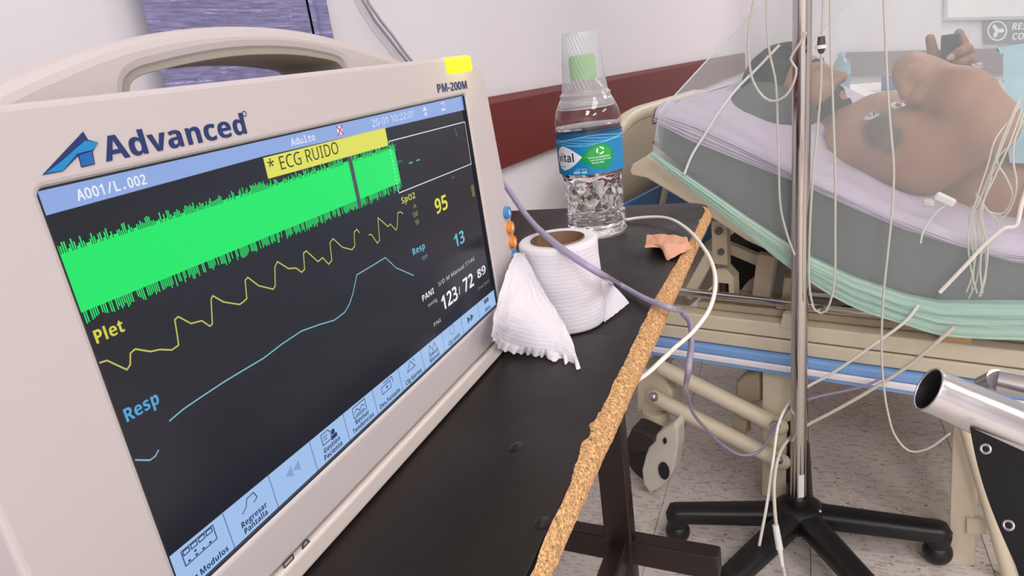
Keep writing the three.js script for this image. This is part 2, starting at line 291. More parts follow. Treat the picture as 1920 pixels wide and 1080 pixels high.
    text('PANI', 1284, 1385, 738, 24, '#e8eef2'); text('mmHg', 1318, 1394, 776, 15, '#cfd6da', ''); text('S/D M Manual 77:44', 1424, 1778, 726, 18, '#cfd6da', ''); text('123', 1420, 1572, 834, 62, '#f2f7f8'); text('/', 1582, 1598, 822, 34, '#f2f7f8'); text('72', 1630, 1736, 832, 62, '#f2f7f8'); text('89', 1776, 1876, 818, 40, '#e4ebee');
    text('77:44 20-01', 1760, 1890, 872, 14, '#9aa4a8', ''); text('PNI', 1331, 1395, 868, 16, '#cfd6da', '');
    poly([[-1, 375], [24, 379], [59, 419], [70, 412], [79, 388], [93, 384], [126, 406], [150, 412], [179, 427], [200, 424], [205, 400], [211, 362], [223, 359], [251, 389], [283, 395], [301, 418], [310, 416], [328, 355], [336, 348], [363, 376], [411, 402], [426, 400], [440, 396], [451, 348], [463, 343], [492, 378], [541, 407], [552, 400], [569, 349], [584, 338], [619, 371], [650, 380], [669, 400], [684, 396], [696, 349], [710, 345], [750, 393], [775, 388], [796, 417], [815, 410], [825, 354], [845, 346], [880, 386], [926, 409], [945, 402], [958, 357], [976, 352], [986, 368]], '#cfc95a', 4);
    poly([[1034, 388], [1050, 392], [1073, 431], [1090, 424], [1108, 346], [1158, 393], [1175, 388], [1204, 420], [1215, 412], [1237, 363], [1255, 362], [1272, 374]], '#cfc95a', 4);
    text('Resp', 16, 110, 530, 32, '#4fa9e2'); poly([[8, 619], [40, 641], [55, 640], [68, 631]], '#86b6cc', 4);
    poly([[115, 583], [160, 576], [209, 574], [300, 572], [441, 575], [520, 568], [608, 566], [690, 580], [759, 595], [819, 591], [850, 575], [880, 549], [922, 497], [1010, 496], [1102, 494], [1155, 551], [1261, 619]], '#86c3d6', 4);
    // soft keys
    c.fillStyle = '#a5c6f2'; c.beginPath(); c.moveTo(0, 884); c.lineTo(1920, 925); c.lineTo(1920, 1000); c.lineTo(0, 1000); c.fill();
    const seps = [173, 343, 523, 693, 863, 1035, 1204, 1378, 1557, 1731]; seps.forEach((x, i) => poly([[x, 886 + i * 4], [x + 3, 1000]], '#5f7fae', 3));
    const lab = [['Cfg Modulos'], ['Regresar', 'Pantalla'], [], ['Gestion', 'Paciente'], ['Revisar', 'Tendencias'], ['Des.Pantalla'], ['Cfg Alarma'], ['Evento', 'Manual'], ['Cfg Latido'], [], ['Menu']];
    lab.forEach((l, i) => {
      const x0 = i ? seps[i - 1] : 0, x1 = i < 10 ? seps[i] : 1920, m = (x0 + x1) / 2; c.textAlign = 'center';
      l.forEach((s, k) => { c.font = 'bold 23px sans-serif'; c.fillStyle = '#22304e'; c.fillText(s, m + 4, 992 - (l.length - 1 - k) * 22, x1 - x0 - 12); }); c.textAlign = 'left';
      const y = 914 + i * 3.2, q = (p) => poly(p.map(([a, b]) => [m + a, y + b * 0.8]), '#3c4c70', 3);
      c.fillStyle = '#2c3a5c';
      if (i === 0) { q([[-50, -22], [50, -22], [50, 30], [-50, 30], [-50, -22]]); for (let k = 0; k < 4; k++) { q([[-46 + k * 24, -18], [-28 + k * 24, -18], [-28 + k * 24, -4], [-46 + k * 24, -4], [-46 + k * 24, -18]]); c.fillRect(m - 40 + k * 22, y + 16, 7, 5); } c.fillRect(m - 18, y + 5, 7, 5); }
      if (i === 1) q([[-30, 22], [-12, 8], [-4, -16], [22, -18], [30, 6], [14, 16]]);
      if (i === 2 || i === 9) { c.fillStyle = i === 2 ? '#8aa6d6' : '#44566e'; const s = i === 2 ? -1 : 1; for (const o of [-16, 16]) { c.beginPath(); c.moveTo(m + o - 14 * s, y - 2); c.lineTo(m + o + 16 * s, y + 16); c.lineTo(m + o - 14 * s, y + 34); c.fill(); } }
      if (i === 3) { q([[-34, -20], [0, -20], [10, -8], [10, 24], [-34, 24], [-34, -20]]); q([[-26, -4], [-6, -4]]); q([[-26, 8], [-10, 8]]); c.beginPath(); c.arc(m + 22, y + 2, 9, 0, 6.3); c.fill(); c.fillRect(m + 8, y + 12, 30, 14); }
      if (i === 4) { q([[-36, -22], [36, -22], [36, 24], [-36, 24], [-36, -22]]); q([[-28, 4], [-14, -8], [0, 8], [16, -8], [28, 4]]); q([[-24, 16], [24, 16]]); }
      if (i === 5) { q([[-34, -8], [24, -8], [24, 24], [-34, 24], [-34, -8]]); q([[-18, -20], [40, -20], [40, 10]]); c.fillRect(m - 4, y + 2, 9, 8); }
      if (i === 6) { q([[-30, 20], [0, -22], [28, 20], [-30, 20]]); q([[20, -22], [32, -4]]); }
      if (i === 7) { q([[-34, 18], [-16, -16], [0, 18], [18, -16], [32, 18]]); }
      if (i === 8) { c.beginPath(); c.strokeStyle = '#7088aa'; c.arc(m, y - 2, 20, 0, 6.3); c.stroke(); }
      if (i === 10) { c.fillStyle = '#5a6f86'; c.fillRect(m - 26, y - 12, 52, 20); }
    });
  });
  const dg = new THREE.BoxGeometry(sr - sl - 0.0012, st - sb - 0.0012, 0.002); { const u = dg.attributes.uv; for (let i = 0; i < 16; i++) u.setXY(i, u.getX(i), u.getY(i)); }
  part('display', dg.translate((sl + sr) / 2, (st + sb) / 2, -0.0041), phys(0x0c0b10, 0.22, { emissiveMap: tex, emissive: 0xffffff, emissiveIntensity: 0.92, specularIntensity: 0.8 }), t, 'lit screen with green, yellow and blue traces');
  const SL = new THREE.RectAreaLight(0x7fd8a0, 0.06, sr - sl, st - sb); SL.position.set((sl + sr) / 2, (st + sb) / 2, 0.002); SL.rotation.y = Math.PI; t.add(SL);
  // carry handle
  const arc = [[-0.196, 0.19], [-0.185, 0.208], [-0.157, 0.2225], [-0.1222, 0.2351], [-0.1011, 0.2415], [-0.0775, 0.2477], [-0.0513, 0.2526], [-0.015, 0.2559], [0.0237, 0.2563], [0.0597, 0.254], [0.09, 0.2498], [0.1365, 0.2405], [0.1768, 0.2296], [0.193, 0.2195], [0.198, 0.19]];
  const open = [[-0.068, 0.226], [-0.0675, 0.2299], [-0.0649, 0.2335], [-0.0588, 0.2362], [-0.0478, 0.238], [-0.024, 0.2409], [0.0063, 0.2428], [0.0452, 0.2418], [0.0744, 0.2383], [0.0975, 0.2325], [0.101, 0.226], [0.08, 0.2195], [-0.05, 0.2195]];
  const smooth = (p, n, closed) => new THREE.CatmullRomCurve3(p.map(([x, y]) => V(x, y, 0)), closed, 'centripetal').getPoints(n).map((q) => [q.x, q.y]);
  const arcS = smooth(arc, 60, false), openS = smooth(open, 60, true).slice(0, -1);
  const hd = part('carry_handle', extr(arcS.concat([[0.198, 0.12], [-0.196, 0.12]]).reverse(), 0.044, 0.006, [openS.slice().reverse()]).translate(0, 0, -0.1), M.housing, t);
  const inner = openS.map(([x, y]) => [0.016 + (x - 0.016) * 0.975, 0.231 + (y - 0.231) * 0.86]);
  part('handle_grip', extr(openS.map(([x, y]) => [0.016 + (x - 0.016) * 1.09, 0.231 + (y - 0.231) * 1.48]), 0.046, 0.0005, [inner.slice().reverse()]).translate(0, 0, -0.0985), M.handleGrip, hd, 'grey lining of the handle opening');
  // alarm lamp
  part('alarm_light', rbox(0.0435, 0.0122, 0.012, 0.003, 0.1635, 0.2208, -0.0052), std(0xd8d018, 0.4, { emissive: 0xffee00, emissiveIntensity: 0.85 }), t, 'glowing yellow alarm light');
  const AL = new THREE.PointLight(0xfff020, 0.0012); AL.position.set(0.1635, 0.2216, 0.012); t.add(AL);
  // keys at the right rim
  [[0.2045, 0.1035], [0.2062, 0.0905], [0.2068, 0.0782], [0.2078, 0.0655]].forEach(([x, y], i) => {
    const b = part('key', new THREE.CylinderGeometry(0.0048, 0.0054, 0.005, 28).rotateX(Math.PI / 2).translate(x, y, 0.001), i === 1 || i === 2 ? std(0xe08a2a, 0.4) : std(0x4c86c4, 0.4), t, i === 1 || i === 2 ? 'orange round key' : 'blue round key');
    part('key_mark', rbox(0.0012, 0.0042, 0.0006, 0.0002, x, y, 0.0036), i === 1 || i === 2 ? M.white : M.white, b);
  });
  // print on the bezel
  const navy = std(0x1c2f66, 0.45), mid = std(0x1763ae, 0.45), sky = std(0x1b86c6, 0.45);
  const fl = (pts, z0 = 0) => extr(pts.map(([x, y]) => { const q = ml(x, y); return [q.x, q.y]; }), 0.0003, 0).translate(0, 0, z0);
  const lg = part('logo', fl([[79, 328], [155, 247], [164, 262], [183, 267], [173, 284], [177, 308], [152, 314], [146, 292], [117, 321]]), navy, t, 'dark blue house arrow logo');
  part('logo_band', fl([[84, 325], [112, 304], [158, 264], [183, 267], [172, 281], [143, 288], [116, 320]], 0.0002), sky, lg);
  part('logo_band', fl([[152, 312], [147, 292], [170, 284], [175, 307]], 0.0002), mid, lg);
  const A = ml(199, 303), B = ml(463, 250);
  part('lettering', lettering('Advanced', BOLD, new THREE.Vector2(A.x, A.y), new THREE.Vector2(B.x, B.y), 0.0084), navy, t);
  part('lettering', new THREE.TorusGeometry(0.0011, 0.00022, 6, 20).translate(B.x + 0.0014, B.y + 0.0082, 0), navy, t);
  const C0 = ml(821, 174), C1 = ml(876, 166);
  part('lettering', lettering('PM-200M', BOLD, new THREE.Vector2(C0.x, C0.y), new THREE.Vector2(C1.x, C1.y), 0.0056), navy, t);
  const ic = (x, y, w, h) => rbox(w, h, 0.0006, 0.0002, x, y, 0);
  const A1 = ml(541, 1052), A2 = ml(573, 1020);
  part('indicator', merge([ic(A1.x, A1.y + 0.0012, 0.0066, 0.0005), ic(A1.x, A1.y - 0.0012, 0.0066, 0.0005), ic(A1.x - 0.0033, A1.y, 0.0005, 0.0028), ic(A1.x + 0.0033, A1.y, 0.0005, 0.0028), ic(A1.x + 0.0006, A1.y - 0.0046, 0.004, 0.0013)]), M.gasket, t);
  part('indicator', merge([ic(A2.x, A2.y - 0.0008, 0.006, 0.0006), new THREE.TorusGeometry(0.0022, 0.0004, 6, 20, Math.PI).translate(A2.x, A2.y - 0.0004, 0), ic(A2.x + 0.0004, A2.y - 0.0036, 0.004, 0.0013)]), M.gasket, t);
  // blue cable plug behind the near end of the case
  const pl = part('cable_plug', rod(ml(22, 1070, 0.05), V(-0.160, ml(22, 1070, 0.05).y, -0.05), 0.0105), M.blue, t, 'blue cable plug');
  part('cable', tube([ml(22, 1070, 0.05), ml(14, 1072, 0.052), V(-0.226, 0.05, -0.07), V(-0.225, 0.02, -0.09), V(-0.205, 0.008, -0.12)], 0.004), std(0x8d8a90, 0.5), pl);
}
// ---------------------------------------------------------------- bottle, cup, roll, scrap, drops on the table
{
  const bx = -0.2335, bz = -0.812, N = 96;
  const ringed = (prof, f, n = N) => { const rows = []; return grid(n, prof.length - 1, (u, v) => { const k = Math.min(prof.length - 1, Math.round(v * (prof.length - 1))), [r, y] = prof[k], a = u * Math.PI * 2, R = r + (f ? f(a, y, r) : 0); return V(R * Math.sin(a), y, R * Math.cos(a)); }); };
  const dense = (pts, n) => { const c = new THREE.CatmullRomCurve3(pts.map(([r, y]) => V(r, y, 0)), false, 'centripetal'); return c.getPoints(n).map((q) => [Math.max(q.x, 0.0001), q.y]); };
  const bottle = thing('water_bottle', 'clear plastic water bottle with a blue label, standing behind the toilet roll', 'bottle', [bx, TOP, bz], 0.15);
  const prof = dense([[0.0005, 0.004], [0.018, 0.002], [0.03, 0.0005], [0.036, 0.004], [0.0378, 0.012], [0.0376, 0.03], [0.0362, 0.034], [0.0374, 0.039], [0.0368, 0.055], [0.0384, 0.075], [0.039, 0.082], [0.039, 0.128], [0.0392, 0.134], [0.0392, 0.143], [0.037, 0.152], [0.0325, 0.162], [0.026, 0.173], [0.019, 0.182], [0.0138, 0.188], [0.013, 0.196]], 150);
  const crumple = (a, y) => { if (y > 0.078 || y < 0.008) return 0; const w = Math.sin(Math.min(1, (y - 0.008) / 0.01) * 1.57) * Math.sin(Math.min(1, (0.078 - y) / 0.01) * 1.57); const d = y > 0.036 ? Math.abs(Math.sin(a * 4 + (y - 0.036) * 95)) * Math.abs(Math.sin(a * 4 - (y - 0.036) * 95)) : 0.5 + 0.5 * Math.sin(y * 900) * 0.5 + 0.3 * Math.sin(a * 9); return -w * (0.0035 * (1 - d) + 0.0012 * noise(a * 6, y * 300)); };
  const pet = phys(0xffffff, 0.05, { transmission: 1, thickness: 0, ior: 1.5, specularIntensity: 1 });
  part('body', ringed(prof, crumple, 160), pet, bottle);
  const wp = prof.filter((p) => p[1] < 0.135).map(([r, y]) => [Math.max(r - 0.0011, 0.0001), y + 0.0012]); wp.push([0.02, 0.1362], [0.0001, 0.1362]);
  part('water', ringed(wp, (a, y, r) => r > 0.03 ? crumple(a, y) * 1.15 : 0, 160), phys(0xffffff, 0.0, { transmission: 1, thickness: 0.05, ior: 1.33 }), bottle);
  const lab = canvasTex(1600, 330, (c) => {
    c.fillStyle = '#1488c0'; c.fillRect(0, 0, 1600, 330); const g = c.createLinearGradient(0, 0, 0, 330); g.addColorStop(0, 'rgba(20,70,120,.75)'); g.addColorStop(0.4, 'rgba(20,140,195,0)'); c.fillStyle = g; c.fillRect(0, 0, 1600, 330);
    c.strokeStyle = 'rgba(150,215,240,.8)'; c.lineWidth = 5; for (let k = 0; k < 5; k++) { c.beginPath(); for (let x = 0; x <= 1600; x += 20) c.lineTo(x, 26 + k * 13 + 14 * Math.sin(x / 90 + k)); c.stroke(); }
    for (const ox of [0, 800]) {
      const X = ox; // white drop with the word, green leaf with the recycling mark
      c.fillStyle = '#0d9a5a'; c.beginPath(); c.moveTo(X + 300, 195); c.quadraticCurveTo(X + 400, 75, X + 480, 80); c.quadraticCurveTo(X + 585, 110, X + 575, 195); c.quadraticCurveTo(X + 560, 290, X + 490, 300); c.quadraticCurveTo(X + 400, 290, X + 300, 195); c.fill();
      c.fillStyle = '#2fb14a'; c.beginPath(); c.moveTo(X + 330, 190); c.quadraticCurveTo(X + 420, 90, X + 490, 95); c.quadraticCurveTo(X + 565, 130, X + 555, 195); c.quadraticCurveTo(X + 460, 215, X + 330, 190); c.fill();
      c.fillStyle = '#f4f7fb'; c.beginPath(); c.moveTo(X + 330, 180); c.quadraticCurveTo(X + 240, 95, X + 160, 85); c.quadraticCurveTo(X + 70, 110, X + 70, 195); c.quadraticCurveTo(X + 90, 290, X + 165, 290); c.quadraticCurveTo(X + 250, 270, X + 330, 180); c.fill();
      c.fillStyle = '#1b2740'; c.font = 'bold 96px sans-serif'; c.fillText('vital', X + 88, 218, 180); c.font = '20px sans-serif'; c.fillText('agua', X + 130, 262);
      c.strokeStyle = '#eefaf0'; c.lineWidth = 13; for (let k = 0; k < 3; k++) { const a = k * 2.094 + 0.4; c.beginPath(); c.arc(X + 470, 142, 25, a, a + 1.5); c.stroke(); }
      c.fillStyle = '#dff4e4'; c.font = 'bold 17px sans-serif'; ['BOTELLA FABRICADA', 'CON PLASTICO RECICLADO', 'RECICLAME'].forEach((s, k) => c.fillText(s, X + 375 + k * 12, 200 + k * 22, 190 - k * 24));
      c.fillStyle = '#eaf6fb'; c.font = '15px sans-serif'; c.fillText('CONT. NETO', X + 270, 286); c.font = 'bold 34px sans-serif'; c.fillText('600 ml', X + 250, 318);
      c.strokeStyle = 'rgba(220,240,250,.8)'; c.lineWidth = 3; c.beginPath(); c.moveTo(X + 190, 78); c.lineTo(X + 340, 84); c.stroke();
    }
  });
  const lg = new THREE.CylinderGeometry(0.0396, 0.0396, 0.046, 96, 1, true).translate(0, 0.105, 0); lg.rotateY(-1.42);
  part('label', lg, std(0xffffff, 0.35, { map: lab, side: THREE.DoubleSide }), bottle, 'blue printed paper label');
  const capP = [[0.0001, 0.2145], [0.0125, 0.2145], [0.0148, 0.2125], [0.015, 0.192], [0.0153, 0.1905], [0.0153, 0.187], [0.0142, 0.1865]];
  part('cap', ringed(capP, (a, y, r) => (r > 0.0145 && y > 0.1915 ? 0.0004 * Math.sign(Math.sin(a * 40)) : 0), 240), std(0x6cc32f, 0.4, { side: THREE.DoubleSide }), bottle, 'green ribbed screw cap');
  const cup = thing('plastic_cup', 'ribbed translucent plastic cup turned upside down over the bottle cap', 'cup', [bx, TOP, bz], 0);
  const cp = dense([[0.0001, 0.2385], [0.017, 0.2385], [0.0196, 0.2395], [0.0206, 0.2368], [0.0222, 0.218], [0.0262, 0.178], [0.0272, 0.1735], [0.0296, 0.1715], [0.0298, 0.166], [0.0318, 0.1635], [0.0325, 0.1565], [0.0322, 0.1555]], 110);
  const cpm = phys(0xf3f5f7, 0.18, { transmission: 0.72, thickness: 0, ior: 1.45 });
  part('wall', ringed(cp, (a, y) => (y < 0.235 && y > 0.177 ? 0.00035 * Math.sin(a * 34 + y * 560) : 0), 300), cpm, cup);
  part('rim', new THREE.TorusGeometry(0.0324, 0.0009, 10, 80).rotateX(Math.PI / 2).translate(0, 0.156, 0), cpm, cup);

  // toilet roll
  const rx = -0.1868, rz = -0.528, R = 0.0338, H = 0.0745, rc = 0.0222;
  const roll = thing('toilet_paper_roll', 'white toilet paper roll with a torn loose sheet, standing beside the monitor', 'paper roll', [rx, TOP, rz], 0);
  const rp = []; rp.push([rc, 0.0008], [R - 0.0015, 0.0003], [R, 0.002]); for (let k = 1; k < 22; k++) rp.push([R + 0.0003 * Math.sin(k * 0.6), 0.002 + (H - 0.004) * k / 22]); rp.push([R, H - 0.002], [R - 0.002, H], [rc + 0.004, H - 0.0006], [rc, H - 0.0012]);
  const pb = dataTex(256, 256, (x, y) => { const n = 120 + 70 * fbm(x / 2.2, y / 2.2, 1) + 16 * Math.sin(y / 3.2 + 3 * fbm(x / 30, y / 30)); return [n, n, n]; }, false); pb.repeat.set(5, 2);
  const pm = std(0xe4dfe6, 0.95, { side: THREE.DoubleSide, bumpMap: pb, bumpScale: 0.0008 });
  part('paper', ringed(rp, (a, y, r) => (r > 0.03 ? 0.0007 * Math.sin(a * 2 + y * 20) : 0), 90), pm, roll);
  part('core', ringed([[rc + 0.0004, 0.0006], [rc + 0.0004, H + 0.0002], [rc - 0.0009, H + 0.0002], [rc - 0.0009, 0.0006]], null, 64), M.card, roll, 'brown cardboard core');
  const loc = (p) => p.clone().sub(V(rx, TOP, rz));
  // torn sheet: leaves the roll on the left and fans down to the table
  const tops = [onX(971, 470, -0.2145), onX(976, 468, -0.2105), onX(984, 476, -0.204)].map(loc);
  const edgeL = [onX(966, 474, -0.2145), onX(950, 510, -0.21), onX(930, 575, -0.2055), onX(921, 628, -0.2)].map(loc);
  const edgeR = [onX(982, 474, -0.205), onZ(1020, 545, -0.486), onZ(1062, 615, -0.468), onY(1088, 690, TOP + 0.001)].map(loc);
  const botP = [edgeL[3], onY(948, 655, TOP + 0.006), onY(995, 668, TOP + 0.002), onY(1040, 672, TOP + 0.0015), edgeR[3]].map((p, i) => (i === 0 || i === 4 ? p : loc(p)));
  const cL = new THREE.CatmullRomCurve3(edgeL), cR = new THREE.CatmullRomCurve3(edgeR), cB = new THREE.CatmullRomCurve3(botP);
  const sg = grid(90, 70, (u, v) => {
    const l = cL.getPoint(v), r = cR.getPoint(v), p = l.clone().lerp(r, u), b = cB.getPoint(u), lin = edgeL[3].clone().lerp(edgeR[3], u);
    p.addScaledVector(b.clone().sub(lin), v * v * v);
    const bulge = Math.sin(u * Math.PI) * v * (1 - v) * 0.02; p.x += bulge; p.z += bulge * 0.5;
    const tear = v > 0.93 ? (v - 0.93) / 0.07 * (noise(u * 34, 3) - 0.45) * 0.011 : 0; p.addScaledVector(V(0.2, 0, 1), tear);
    p.x += (noise(u * 22, v * 22, 4) - 0.5) * 0.0011; p.y = Math.max(p.y + (noise(u * 24, v * 24, 9) - 0.5) * 0.0009, 0.0007); return p;
  });
  part('loose_sheet', sg, pm, roll, 'torn loose sheet hanging down');
  const tl = [onZ(1125, 520, -0.557), onY(1180, 569, TOP + 0.004), onY(1134, 604, TOP + 0.001)].map(loc), tb = loc(onZ(1118, 590, -0.545));
  part('sheet_tail', grid(24, 24, (u, v) => { const p = tl[0].clone().lerp(tl[1], u).lerp(tb.clone().lerp(tl[2], u), v); p.y = Math.max(0.0006, p.y + 0.004 * Math.sin(u * 3.1) * (1 - v) + (noise(u * 14, v * 14) - 0.5) * 0.001); return p; }), pm, roll, 'corner of the last sheet sticking out');

  // crumpled scrap
  const c0 = [onY(1214, 452, TOP + 0.02), onY(1252, 449, TOP + 0.022), onY(1288, 455, TOP + 0.02)], q0 = [onY(1210, 471, TOP + 0.012), onY(1250, 489, TOP + 0.0008), onY(1297, 470, TOP + 0.006)];
  const ct = new THREE.CatmullRomCurve3([onY(1213, 441, TOP + 0.013), onY(1250, 440, TOP + 0.014), onY(1288, 446, TOP + 0.012)]), cm = new THREE.CatmullRomCurve3([onY(1211, 456, TOP + 0.0125), onY(1250, 458, TOP + 0.0135), onY(1294, 460, TOP + 0.0095)]), cb = new THREE.CatmullRomCurve3([onY(1209, 466, TOP + 0.0095), onY(1236, 466, TOP + 0.0085), onY(1253, 488, TOP + 0.0008), onY(1275, 477, TOP + 0.004), onY(1297, 467, TOP + 0.0045)]);
  const back = new THREE.CatmullRomCurve3([onY(1222, 452, TOP + 0.001), onY(1252, 450, TOP + 0.001), onY(1286, 456, TOP + 0.001)]);
  const scrapF = (u, v) => { let p; if (v < 0.3) p = back.getPoint(u).lerp(ct.getPoint(u), v / 0.3); else if (v < 0.62) p = ct.getPoint(u).lerp(cm.getPoint(u), (v - 0.3) / 0.32); else p = cm.getPoint(u).lerp(cb.getPoint(u), (v - 0.62) / 0.38); p.y = Math.max(TOP + 0.0006, p.y + (fbm(u * 9, v * 9) - 0.5) * 0.0022 * (v > 0.1 ? 1 : 0) + 0.0009 * Math.abs(Math.sin(u * 9 + v * 5))); return p; };
  single('paper_scrap', grid(44, 36, scrapF), std(0xd9a284, 0.85, { side: THREE.DoubleSide, bumpMap: grain, bumpScale: 0.0006 }), 'crumpled peach coloured paper scrap near the far corner of the table', 'paper scrap');
  // drops
  const dropM = phys(0xffffff, 0.03, { transmission: 1, thickness: 0.01, ior: 1.33 });
  const drop = (x, y, r, s, lbl) => { const p = onY(x, y, TOP); single('water_drop', new THREE.SphereGeometry(r, 24, 12, 0, 6.283, 0, 1.57).scale(1, 0.16, s).translate(p.x, TOP + 0.0002, p.z), dropM, lbl, 'water drop'); };
  drop(1018, 981, 0.0042, 1.25, 'small clear water drop on the table beside its chipped edge'); drop(1052, 981, 0.0016, 1, 'tiny water drop right against the chipped table edge'); drop(968, 838, 0.0035, 1.6, 'small water drop in the middle of the table top');
}
// ---------------------------------------------------------------- hospital bed
const bedThing = (name, label, category, group) => thing(name, label, category, BED.toArray(), BTURN, group);
const seg = (list, o) => list.map(([x, y]) => { const p = bl(x, y, o); return [p.x, p.y]; });
const slab = (list, o, thick, bevel = 0.002) => extr(seg(list, o), thick, bevel).translate(0, 0, -o - thick);   // outline on the plane o, going in by thick
{
  const t = bedThing('hospital_bed', 'cream adjustable hospital bed with blue and white bumper strip along its side', 'bed');
  const C = M.bedCream, LEN = 1.5;
  const bar = (s0, s1, y0, y1, o0, o1, r = 0.004) => rbox(s1 - s0, y1 - y0, o1 - o0, r, (s0 + s1) / 2, (y0 + y1) / 2, -(o0 + o1) / 2);
  // side frame: two stacked beams with a dark joint, channel above, bumper below
  part('side_beam', bar(-0.02, LEN, 0.4045, 0.435, 0.0, 0.045), C, t);
  part('side_beam', bar(-0.02, LEN, 0.3745, 0.4020, 0.0, 0.045), C, t);
  const bump = part('side_bumper', bar(-0.04, LEN, 0.3545, 0.3735, -0.012, 0.03, 0.006), M.bumperBlue, t, 'blue and white striped bumper');
  part('stripe', bar(-0.04, LEN, 0.3405, 0.3545, -0.013, 0.03, 0.004), M.bumperWhite, bump); part('stripe', bar(-0.04, LEN, 0.3325, 0.3405, -0.010, 0.03, 0.003), M.bumperBlue, bump);
  part('channel', bar(0.10, LEN, 0.4355, 0.452, 0.03, 0.12), M.bedTan, t);
  const up = part('channel_lip', bar(0.26, LEN, 0.4555, 0.4635, 0.024, 0.034, 0.002), std(0xd8c8c0, 0.4), t);
  part('side_beam', bar(-0.02, LEN, 0.375, 0.435, 0.80, 0.845), C, t); part('end_beam', bar(-0.03, 0.02, 0.375, 0.43, 0.02, 0.82), C, t);
  part('locking_rod', rod(V(0.03, 0.474, -0.02), V(LEN, 0.452, -0.02), 0.0085), M.chrome, t, 'long chrome rod');
  part('axle_tube', rod(V(0.285, 0.502, -0.09), V(LEN, 0.47, -0.09), 0.029, 0.029, 32), std(0xc0a894, 0.45), t, 'pinkish beige round tube');
  part('tube_end', slab([[1466, 562], [1470, 520], [1486, 521], [1486, 562]], 0.04, 0.03), M.bedTan, t);
  part('hinge_block', slab([[1468, 588], [1490, 590], [1490, 616], [1462, 614]], 0.0, 0.03), C, t);
  // backrest panel under the mattress
  part('backrest_panel', slab([[1182, 318], [1187, 307], [1215, 290], [1300, 340], [1400, 405], [1500, 470], [1560, 505], [1545, 520], [1490, 492], [1400, 450], [1300, 385], [1215, 334], [1186, 328]], 0.0, 0.84, 0.005), C, t);
  part('bed_platform', bar(0.40, LEN, 0.47, 0.492, 0.06, 0.8), M.bedTan, t);
  // lifting gear below
  const lift = part('lift_bracket', slab([[1334, 414], [1363, 414], [1364, 498], [1336, 494]], 0.03, 0.018, 0.002), M.bedTan, t);
  for (const [x, y, r] of [[1348, 433, 0.0075], [1352, 472, 0.0065]]) { const p = bl(x, y, 0.026); part('bolt', at(new THREE.CylinderGeometry(r, r, 0.006, 20), p.x, p.y, p.z, Math.PI / 2), std(0x6b675c, 0.4, { metalness: 0.6 }), lift); }
  part('lift_strut', span(bl(1338, 470, 0.08), bl(1290, 556, 0.08), 0.02, 0.024), C, t); part('lift_strut', span(bl(1363, 462, 0.12), bl(1440, 494, 0.12), 0.02, 0.022), C, t);
  part('lift_strut', span(bl(1440, 476, 0.07), bl(1424, 592, 0.07), 0.02, 0.036), M.bedTan, t);
  part('lift_fork', slab([[1337, 504], [1360, 502], [1376, 520], [1378, 590], [1368, 590], [1366, 532], [1346, 530], [1344, 590], [1334, 590]], 0.06, 0.03), C, t);
  part('piston', rod(bl(1356, 515, 0.08), bl(1357, 592, 0.08), 0.0125), std(0x3b2f2c, 0.35), t, 'dark piston');
  part('motor_housing', slab([[1364, 446], [1436, 486], [1442, 588], [1372, 592]], 0.2, 0.2, 0.006), M.bedDark, t, 'black motor housing'); part('motor_housing', rod(V(0.16, 0.50, -0.25), V(0.34, 0.63, -0.25), 0.03), M.bedDark, t, 'black motor tube');
  part('side_cover', slab([[1378, 560], [1400, 530], [1430, 510], [1440, 590], [1380, 590]], 0.16, 0.02), std(0xcdbfb4, 0.6), t);
  // headboard: rolled cream rim, cream panel, blue lower panel
  const hb = new THREE.Shape(roundPoly([[-0.855, 0.36], [-0.855, 0.795], [-0.025, 0.795], [-0.025, 0.36]], [0.02, 0.25, 0.25, 0.02]).map((p) => new THREE.Vector2(...p)));
  const hg = new THREE.ExtrudeGeometry(hb, { depth: 0.02, bevelEnabled: true, bevelSize: 0.004, bevelThickness: 0.004, bevelSegments: 3, curveSegments: 12 }); hg.rotateY(-Math.PI / 2).scale(1, 1, 1);
  { const p = hg.attributes.position; let flip = false; p.needsUpdate = true; hg.computeBoundingBox(); if (hg.boundingBox.max.z > 0.1) flip = true; if (flip) hg.scale(1, 1, -1); }
  const HS = -0.115;
  const boardMesh = part('headboard', hg.translate(HS, 0, 0), std(0xb9ad98, 0.5, { side: THREE.DoubleSide }), t);
  const rim = roundPoly([[-0.87, 0.36], [-0.87, 0.81], [-0.01, 0.81], [-0.01, 0.36]], [0, 0.26, 0.26, 0]).map(([z, y]) => V(HS - 0.01, y, z));
  const rp = new THREE.CurvePath(); for (let i = 0; i < rim.length - 1; i++) rp.add(new THREE.LineCurve3(rim[i], rim[i + 1]));
  part('rim', new THREE.TubeGeometry(new THREE.CatmullRomCurve3(rp.getSpacedPoints(90), false), 180, 0.019, 14), C, boardMesh);
  part('lower_panel', new RoundedBoxGeometry(0.012, 0.22, 0.7, 3, 0.004).translate(HS + 0.03, 0.53, -0.43), std(0x2f74b4, 0.4), boardMesh, 'blue lower panel');
  part('panel_strip', span(V(HS + 0.038, 0.64, -0.30), V(HS + 0.038, 0.5, -0.2), 0.012, 0.02), C, boardMesh);
  // caster unit under the head end
  const lock = part('caster', slab([[1224, 818], [1267, 789], [1273, 800], [1273, 835], [1265, 880], [1250, 905], [1235, 917], [1219, 922], [1208, 905], [1205, 880], [1212, 852]], -0.05, 0.028, 0.006), std(0xd9d3c6, 0.45), t, 'white hooded caster with a brake pedal');
  const wc = bl(1216, 868, -0.036), wr = 0.0575;
  part('wheel', at(new THREE.CylinderGeometry(wr, wr, 0.026, 48), wc.x - 0.004, Math.max(wc.y, wr + 0.001), 0.014, Math.PI / 2), std(0x2a2523, 0.6), lock);
